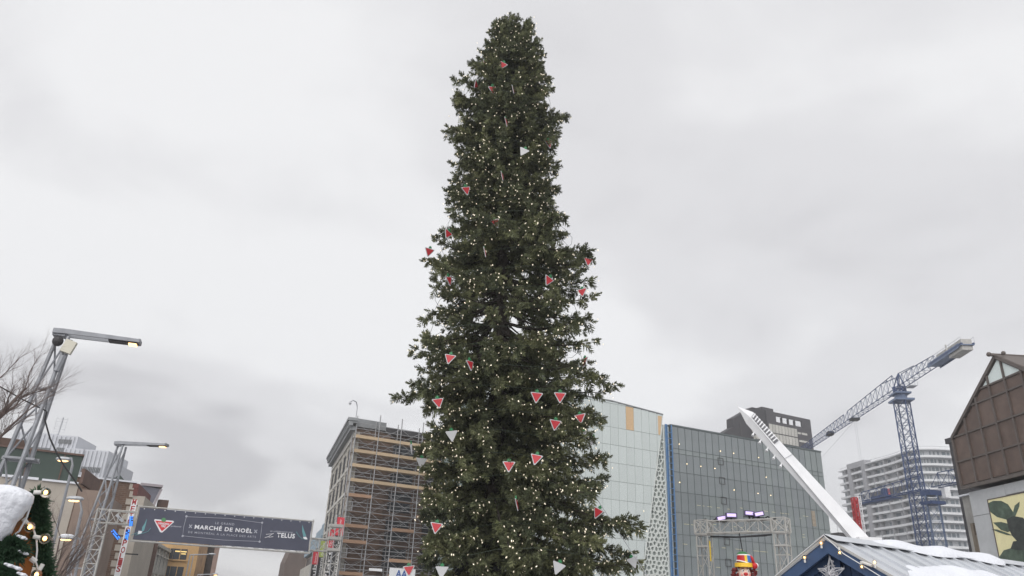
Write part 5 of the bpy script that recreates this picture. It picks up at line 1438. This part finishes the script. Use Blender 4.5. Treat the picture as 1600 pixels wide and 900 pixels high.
def wedge(name, m, a0, a1):
    def f_(b):
        n = 8; vs = []
        for z, r in ((zb1_ + .20, .30), (zb1_ + .46, .275)):
            for k in range(n + 1):
                a = math.radians(a0 + (a1 - a0) * k / n); vs.append((.02 + r * math.sin(a), -.02 - r * math.cos(a), z))
        vs += [(.02, -.02, zb1_ + .20), (.02, -.02, zb1_ + .46)]
        b.add(vs, [(k, k + 1, n + 2 + k, n + 1 + k) for k in range(n)] + [(n + 1 + k, n + 2 + k, 2 * n + 3) for k in range(n)])
    part(name, m, cl, f_)
for nm, m, a0, a1 in (('hat_panel', cred, -90, -8), ('hat_panel', cyel, -8, 14), ('hat_panel', cbl, 14, 62), ('hat_panel', cred, 62, 150), ('hat_panel', cyel, 150, 210), ('hat_panel', cbl, 210, 270)): wedge(nm, m, a0, a1)
part('hat_top_trim', cwh, cl, lambda b: b.path([(.02, -.02, zb1_ + .46), (.02, -.02, zb1_ + .50)], [.285, .27], 20))
part('hat_crown', cgr, cl, lambda b: b.ball((-.02, -.02, zb1_ + .49), .25, 16, 8, (.95, .95, .55)), smooth=True)
part('hat_tassel', cred, cl, lambda b: b.path([(.2, -.08, zb1_ + .48), (.34, -.12, zb1_ + .36), (.38, -.15, zb1_ + .16)], [.07, .06, .06], 8), smooth=True)
part('pompom', cred, cl, lambda b: b.ball((.40, -.18, zb1_ + .06), .125, 12, 9), smooth=True)
part('pompom_trim', cwh, cl, lambda b: b.ball((.47, -.14, zb1_ + .08), .11, 12, 9), smooth=True)
part('ruff', cwh, cl, lambda b: b.path([(0, 0, zc - .38), (0, 0, zc - .33), (0, 0, zc - .27)], [.40, .46, .26], 22))
part('body', cbl, cl, lambda b: b.path([(0, 0, zc - 1.35), (0, 0, zc - 1.2), (0, 0, zc - .8), (0, 0, zc - .5), (0, 0, zc - .34)], [.12, .38, .46, .36, .2], 20), smooth=True)
for s_ in (-1, 1):
    part('arm', cred, cl, lambda b: b.path([(s_ * .3, 0, zc - .48), (s_ * .58, -.05, zc - .68), (s_ * .66, -.2, zc - .95)], [.11, .12, .09], 10), smooth=True)
    part('leg', cyel, cl, lambda b: b.path([(s_ * .18, 0, zc - 1.2), (s_ * .22, -.08, zc - 1.6), (s_ * .22, -.05, zc - 1.95)], [.16, .14, .11], 10), smooth=True)
    part('shoe', cred, cl, lambda b: b.ball((s_ * .23, -.14, zc - 2.02), .15, 12, 8, (.8, 1.6, .6)), smooth=True)
part('hanging_rod', darkmetal, cl, lambda b: b.tube((0, 0, zb1_ + .6), (-.08, 0, zP - .2), .022, 6))
cl.matrix_basis = Cf.M @ Matrix.Translation((0, 0, zc - .07)) @ Matrix.Scale(.84, 4) @ Matrix.Translation((0, 0, -zc))

# ------------------------------------------------------------------ globe bulbs
glassm = mat('bulb_glass', (255, 244, 230), .03, var=0, trans=1.0, spec=.5)
fil = mat('bulb_filament', (255, 220, 160), .4, var=0, emit=(255, 190, 110), estr=4)
sockm = mat('bulb_socket', (206, 204, 200), .5, var=.1)
def globe(fr, c, down, r, lab, grp, lit=True):
    t = thing('globe_bulb', lab, 'light bulb', fr, grp)
    c = Vector(c); d = Vector(down).normalized()
    part('glass', glassm, t, lambda b: b.ball(c, r, 16, 10), smooth=True)
    if lit: part('filament', fil, t, lambda b: b.ball(c, r * .25, 10, 8, (1, 1, 1.2)))
    part('socket', sockm, t, lambda b: b.tube(c - d * r * .85, c - d * r * 2.1, r * .42, 8))
    return t

# ------------------------------------------------------------------ blue market hut at the right
H = frame(1292, 838, 13, 57)
hut = thing('blue_market_hut', 'navy blue plank market hut with snowy ribbed metal roof at lower right', 'hut', H)
navyw = mat('navy_boards', (52, 70, 100), .7, var=.18, scale=3, stretch=(4, 4, .6), rnd=.10, bump=.15)
navyt = mat('navy_trim', (58, 78, 110), .65, var=.14, scale=3, bump=.1)
roofm = mat('galvanised_roof', (190, 193, 198), .45, .3, var=.14, scale=1.2)
ZR_, SL, HL = 2.82, .57, 8.0
YE = 1.95
ov = .22
def roofz(y): return ZR_ - SL * abs(y)
n_pl = 20
for k in range(n_pl):
    y0 = -YE + .15 + k * (2 * YE - .3) / n_pl; y1 = y0 + (2 * YE - .3) / n_pl - .012
    zt0, zt1 = roofz(y0) - .16, roofz(y1) - .16
    part('plank', navyw, hut, lambda b: b.add([(ov, y0, .05), (ov, y1, .05), (ov, y1, zt1), (ov, y0, zt0), (ov + .025, y0, .05), (ov + .025, y1, .05), (ov + .025, y1, zt1), (ov + .025, y0, zt0)],
                                           [(0, 1, 2, 3), (7, 6, 5, 4), (0, 4, 5, 1), (1, 5, 6, 2), (2, 6, 7, 3), (3, 7, 4, 0)]))
part('shell', navyw, hut, lambda b: (b.box(ov + .03, HL, -YE + .2, YE - .2, 0, roofz(YE) - .05)))
part('gable_core', navyw, hut, lambda b: b.add([(ov + .03, -YE + .2, 1.5), (ov + .03, YE - .2, 1.5), (ov + .03, 0, ZR_ - .2), (HL, -YE + .2, 1.5), (HL, YE - .2, 1.5), (HL, 0, ZR_ - .2)], [(0, 1, 2), (5, 4, 3), (0, 2, 5, 3), (1, 4, 5, 2)]))
for s_ in (-1, 1):
    part('rake_board', navyt, hut, lambda b: b.slab([(-.03, 0, ZR_ - .05), (-.03, s_ * YE, roofz(YE) - .05), (-.03, s_ * YE, roofz(YE) - .24), (-.03, 0, ZR_ - .24)], (.05, 0, 0)))
    part('rafter', navyt, hut, lambda b: b.slab([(ov - .05, 0, ZR_ - .30), (ov - .05, s_ * (YE - .2), roofz(YE - .2) - .30), (ov - .05, s_ * (YE - .2), roofz(YE - .2) - .17), (ov - .05, 0, ZR_ - .17)], (.045, 0, 0)))
    part('brace', navyt, hut, lambda b: b.slab([(ov - .07, s_ * .45, 1.85), (ov - .07, s_ * .38, 1.92), (ov - .07, s_ * .78, 2.29), (ov - .07, s_ * .86, 2.22)], (.04, 0, 0)))
    part('roof_slab', roofm, hut, lambda b: b.slab([(-.05, 0, ZR_ - .045), (HL + .1, 0, ZR_ - .045), (HL + .1, s_ * (YE + .1), roofz(YE + .1) - .045), (-.05, s_ * (YE + .1), roofz(YE + .1) - .045)], (0, 0, .04)))
    part('drip_edge', alu, hut, lambda b: b.slab([(-.06, 0, ZR_ - .03), (-.06, s_ * (YE + .1), roofz(YE + .1) - .03), (-.06, s_ * (YE + .1), roofz(YE + .1) + .005), (-.06, 0, ZR_ + .005)], (.012, 0, 0)))
part('king_post', navyt, hut, lambda b: b.box(ov - .08, ov - .051, -.07, .07, 1.4, ZR_ - .25))
part('tie_beam', navyt, hut, lambda b: b.box(ov - .085, ov - .03, -YE + .2, YE - .2, 1.55, 1.7))
k = 0
x = .28
while x < HL:
    for s_ in (-1, 1):
        part('roof_rib', roofm, hut, lambda b: b.slab([(x - .018, s_ * .13, roofz(.13) - .004), (x + .018, s_ * .13, roofz(.13) - .004), (x + .018, s_ * (YE + .09), roofz(YE + .09) - .004), (x - .018, s_ * (YE + .09), roofz(YE + .09) - .004)], (0, 0, .042)))
        part('roof_rib_cap', roofm, hut, lambda b: b.slab([(x + .018, s_ * .2, roofz(.2) - .003), (x + .10, s_ * .2, roofz(.2) - .003), (x + .10, s_ * YE, roofz(YE) - .003), (x + .018, s_ * YE, roofz(YE) - .003)], (0, 0, .012)))
    x += .42
for s_ in (-1, 1): part('ridge_cap', roofm, hut, lambda b: b.slab([(-.06, 0, ZR_ + .035), (HL + .1, 0, ZR_ + .035), (HL + .1, s_ * .2, roofz(.2) + .047), (-.06, s_ * .2, roofz(.2) + .047)], (0, 0, .006)))
def roof_snow(b):
    # drift on the lower part of the near slope
    nx, ny = 60, 26
    x0, x1 = .02, HL + .05
    rs = random.Random(2)
    hts = {}
    for i in range(nx + 1):
        for j in range(ny + 1):
            u = i / nx; x = x0 + (x1 - x0) * u
            top = .60 - .05 * min(x, 4) / 4 + .05 * math.sin(x * 1.9) + .03 * math.sin(x * 5.1)
            if x < 1.0: top += (1.0 - x) * .55
            y = top + (YE + .13 - top) * (j / ny)
            th = .095 * min(1, (j / ny) * 5) ** .6 * min(1, u * 30 + .12) * (1 + .25 * math.sin(x * 2.3 + y * 3)) + .012 * math.sin(x * 7 + y * 5)
            if j == 0: th = 0
            hts[i, j] = (x, -y, roofz(y) + max(th, .0))
    vs = [hts[i, j] for i in range(nx + 1) for j in range(ny + 1)]
    fs = [(i * (ny + 1) + j, (i + 1) * (ny + 1) + j, (i + 1) * (ny + 1) + j + 1, i * (ny + 1) + j + 1) for i in range(nx) for j in range(ny)]
    k = len(vs)
    vs += [(hts[i, ny][0], hts[i, ny][1] + .03, roofz(YE + .1) - .04) for i in range(nx + 1)]
    fs += [(i * (ny + 1) + ny, (i + 1) * (ny + 1) + ny, k + i + 1, k + i) for i in range(nx)]
    b.add(vs, fs)
part('snow_drift', snow, hut, roof_snow, smooth=True)
def ridge_snow(b):
    n, m = 44, 10
    vs = []
    for i in range(n + 1):
        u = i / n; x = 1.15 + 4.2 * u
        e_ = min(1, u * 6, (1 - u) * 9) ** .5
        w = (.13 + .03 * math.sin(x * 3)) * e_ + .004; h = (.065 + .02 * math.sin(x * 4.3)) * e_
        for k in range(m + 1):
            a = math.pi * k / m
            y = -.02 - .10 * min(1, u * 2) * .3 + w * math.cos(a) * 1.35
            vs.append((x, y, roofz(y) + .035 + h * math.sin(a)))
    b.add(vs, [(i * (m + 1) + k, (i + 1) * (m + 1) + k, (i + 1) * (m + 1) + k + 1, i * (m + 1) + k + 1) for i in range(n) for k in range(m)])
part('ridge_snow', snow, hut, ridge_snow, smooth=True)
# bulbs on the blue hut
labs = ['upper globe bulb on the left rake of the blue hut', 'lower globe bulb on the left rake of the blue hut', 'topmost globe bulb on the right rake of the blue hut', 'hanging globe bulb of the pair low on the right rake of the blue hut', 'raised globe bulb of the pair low on the right rake of the blue hut']
bw = []
for (px, py), lab, dn in zip(((1283, 848.5), (1257, 871), (1312, 863.5), (1346.5, 885.5), (1366.5, 878.5)), labs, ((.2, 0, 1), (.2, 0, 1), (0, 0, -1), (0, 0, -1), (0, 0, 1))):
    y_, z_ = H.fy(px, py, -.08)
    globe(H, (-.08, y_, z_), (-dn[0] * .0, .0, dn[2]), .036, lab, 'globe bulbs on the blue hut')
wire_w = mat('white_wire', (214, 214, 214), .5, var=0)
wr = thing('bulb_wire', 'white bulb wire along the gable rakes of the blue hut', 'wire', H)
part('wire', wire_w, wr, lambda b: b.path([(-.08, YE, roofz(YE) - .1), (-.08, 1.2, roofz(1.2) - .02), (-.08, .5, roofz(.5) + .015), (-.08, .0, ZR_ + .02), (-.08, -.3, roofz(.3) - .09), (-.08, -.7, roofz(.7) - .10), (-.08, -1.2, roofz(1.2) - .13), (-.08, -YE, roofz(YE) - .15)], .007, 5))
y_, z_ = H.fy(1355, 882, -.085)
part('plug', sockm, wr, lambda b: b.tube((-.085, y_ + .07, z_ + .03), (-.085, y_ - .07, z_ - .02), .02, 7))
# wire star
y_, z_ = H.fy(1299, 893, ov - .16)
star = thing('star_ornament', 'silver wire star hung on the blue hut gable', 'ornament', H)
stm = mat('star_wire', (200, 200, 204), .4, .5, var=.1)
def star_(b):
    R, r = .24, .10
    ring = []
    for k in range(10):
        a = math.pi / 2 + k * math.pi / 5; rr_ = R if k % 2 == 0 else r
        ring.append((ov - .16, y_ - rr_ * math.cos(a), z_ - .03 + rr_ * math.sin(a)))
    cf, cb = (ov - .23, y_, z_ - .03), (ov - .09, y_, z_ - .03)
    for k in range(10):
        b.tube(ring[k], ring[(k + 1) % 10], .008, 4)
        for c in (cf, cb): b.tube(ring[k], c, .006, 4)
    rs = random.Random(4)
    for _ in range(90):
        k = rs.randrange(10); t = rs.random(); s_ = rs.random()
        def pick():
            k = rs.randrange(5) * 2; p = Vector(ring[k]); q1 = Vector(ring[(k + rs.choice((1, 9))) % 10]); c = Vector(rs.choice((cf, cb)))
            return p.lerp(q1, rs.random()).lerp(c, rs.random() * .8)
        p = pick(); q_ = p + Vector((rs.uniform(-.03, .03), rs.uniform(-.06, .06), rs.uniform(-.06, .06)))
        b.tube(p, q_, .005, 3)
part('wire_frame', stm, star, star_)
part('hook', stm, star, lambda b: b.path([(ov - .16, y_, z_ + .21), (ov - .16, y_ + .02, z_ + .26), (ov - .16, y_ - .015, z_ + .29), (ov - .16, y_, z_ + .32)], .007, 5))

# ------------------------------------------------------------------ wooden market hut at the left edge
L = frame(50, 772, 7.4, 54)
hl = thing('wooden_market_hut', 'orange wooden market hut with thick snow on its roof at the left edge', 'hut', L)
owood = mat('orange_wood', (176, 110, 54), .6, var=.2, scale=3, stretch=(6, 6, .7), rnd=.08, bump=.1)
xw = L.fx(62, 850, .06)[0]
for k in range(14):
    x0 = xw - 14 * .155 + k * .155
    part('plank', owood, hl, lambda b: b.box(x0, x0 + .150, .06, .085, 0, 2.18))
part('shell', owood, hl, lambda b: b.box(-2.2, xw - .01, .09, 2.2, 0, 2.1))
part('roof_board', mat('roof_board', (120, 92, 66), .8, var=.3), hl, lambda b: (b.slab([(.0, -.08, 2.12), (-.05, -.1, 2.0), (-.13, -.12, 1.90), (-2.4, -.12, 1.5), (-2.4, -.12, 1.62), (.02, -.08, 2.2)], (0, .14, 0)),))
lx = lambda px, py, y=0: (L.fx(px, py, y)[0], L.fx(px, py, y)[1])
prof = [(-2.5, 2.6), (-1.2, 2.47), (-.6, 2.40)] + [lx(*p, -.15) for p in ((0, 757), (14, 757.5), (27, 760.5), (40, 765.5), (49, 770.5), (54, 776), (52, 786), (46, 795), (40, 801), (36, 808), (27, 816), (22, 826), (18, 835), (10, 842), (2, 850))] + [(-.35, 1.80), (-1.2, 1.66), (-2.5, 1.45)]
def hsnow(b):
    n = len(prof); cxp = sum(p[0] for p in prof) / n; czp = sum(p[1] for p in prof) / n
    secs = [(-.34, .10), (-.32, .055), (-.26, .022), (-.15, 0), (.3, 0), (.9, -.02), (1.6, 0)]
    vs = []
    for y, ins in secs:
        for x, z in prof:
            c = Vector((-.35, 2.12)) if x > -.4 else Vector((x, 2.05))
            d = Vector((x, z)) - c
            d = d * (1 - min(.8, ins / max(d.length, .05)))
            vs.append((c.x + d.x, y, c.y + d.y))
    m = len(secs)
    fs = [(j * n + i, j * n + (i + 1) % n, (j + 1) * n + (i + 1) % n, (j + 1) * n + i) for j in range(m - 1) for i in range(n)]
    fs += [tuple(range(n))[::-1], tuple((m - 1) * n + i for i in range(n))]
    b.add(vs, fs)
part('snow_cushion', snow, hl, hsnow, smooth=True)
# garlands of evergreen sprays
gneedle = mat('garland_green', (58, 84, 62), .6, var=.3, scale=9)
def garland(b, pts, rad, n, seed):
    rs = random.Random(seed)
    P = [Vector(p) for p in pts]
    for _ in range(n):
        i = rs.randrange(len(P) - 1); p = P[i].lerp(P[i + 1], rs.random())
        d = Vector((rs.gauss(0, 1), rs.gauss(0, 1) - .4, rs.gauss(0, 1))).normalized()
        base = p + d * rs.uniform(0, rad * .6); tip_ = base + d * rs.uniform(.4, 1.0) * rad
        ax = d.cross(Vector((rs.gauss(0, 1), rs.gauss(0, 1), rs.gauss(0, 1)))).normalized()
        for w in (ax, d.cross(ax)):
            k = len(b.v)
            b.v += [tuple(base - w * .004), tuple((base + tip_) / 2 - w * .006), tuple(tip_), tuple((base + tip_) / 2 + w * .006), tuple(base + w * .004)]
            b.f.append((k, k + 1, k + 2, k + 3, k + 4))
def gpath(l, y): return [(*[lx(px, py, y)[0]], y, lx(px, py, y)[1]) for px, py in l]
for nm, pth, rad, n, lab in (('garland', gpath(((58, 772), (62, 785), (60, 800), (66, 815), (64, 835), (66, 850), (68, 875), (72, 900), (74, 930)), -.02), .075, 2600, 'dark evergreen garland hanging down the corner of the wooden hut'),
                             ('garland', gpath(((-60, 838), (-20, 850), (5, 856), (20, 848), (34, 862), (22, 872), (5, 868), (-30, 880)), -.22), .075, 1800, 'snow-dusted evergreen garland under the snowy roof of the wooden hut'),
                             ('garland', gpath(((-30, 900), (0, 892), (12, 896), (20, 906)), -.26), .06, 900, 'low evergreen garland in the bottom left corner')):
    t = thing('garland', lab, 'garland', L, 'evergreen garlands')
    o = part('needles', gneedle, t, lambda b: garland(b, pth, rad, n, len(lab))); o['kind'] = 'stuff'
    part('stem', twigm, t, lambda b: b.path(pth, .008, 5))
    if 'snow' in lab or 'low' in lab:
        for k in range(3):
            p = Vector(pth[1 + k * 2 % (len(pth) - 1)])
            part('snow_clump', snow, t, lambda b: [b.ball(p + Vector((.02 + .017 * m, -.05 + .006 * (m % 2), .05 - .006 * m)), .013 + .003 * (m % 3), 9, 6, (1.2, 1, .7)) for m in range(4)], smooth=True)
for (px, py), lab, lit, dn in zip(((71.5, 769.5), (46.5, 823.5), (70, 841.5), (57, 898)),
    ('globe bulb at the top corner of the wooden hut', 'globe bulb in front of the orange planks', 'globe bulb right of the garland on the wooden hut', 'globe bulb at the bottom edge by the orange planks'),
    (1, 1, 1, 1), ((1, 0, .1), (.6, 0, -.6), (1, 0, -.1), (-.3, 0, -1))):
    x_, z_ = lx(px, py, -.14)
    globe(L, (x_, -.14, z_), dn, .040, lab, 'globe bulbs on the wooden hut', bool(lit))
wr = thing('bulb_wire', 'white bulb wire looped along the corner of the wooden hut', 'wire', L)
part('wire', wire_w, wr, lambda b: b.path(gpath(((49, 786), (42, 808), (30, 830), (22, 836)), -.16) , .008, 5))
part('wire', wire_w, wr, lambda b: b.path(gpath(((40, 815), (52, 826), (57, 841), (58, 860), (56, 878), (60, 890)), -.13) , .007, 5))
part('socket', sockm, wr, lambda b: b.tube(*gpath(((48, 872), (56, 878)), -.15), .02, 8))

# ------------------------------------------------------------------ thin winter haze
hz = MB().box(-330, 330, -60, 470, -1.0, 68).build('haze', whitepaint)
hz['kind'] = 'stuff'
hzm = bpy.data.materials.new('thin_haze'); hzm.use_nodes = True
hzm.node_tree.nodes.clear()
ho = hzm.node_tree.nodes.new('ShaderNodeOutputMaterial'); hv = hzm.node_tree.nodes.new('ShaderNodeVolumePrincipled')
hv.inputs['Color'].default_value = (.92, .93, .95, 1); hv.inputs['Density'].default_value = 0.0007; hv.inputs['Anisotropy'].default_value = 0.2
hzm.node_tree.links.new(hv.outputs[0], ho.inputs['Volume'])
hz.data.materials.clear(); hz.data.materials.append(hzm)
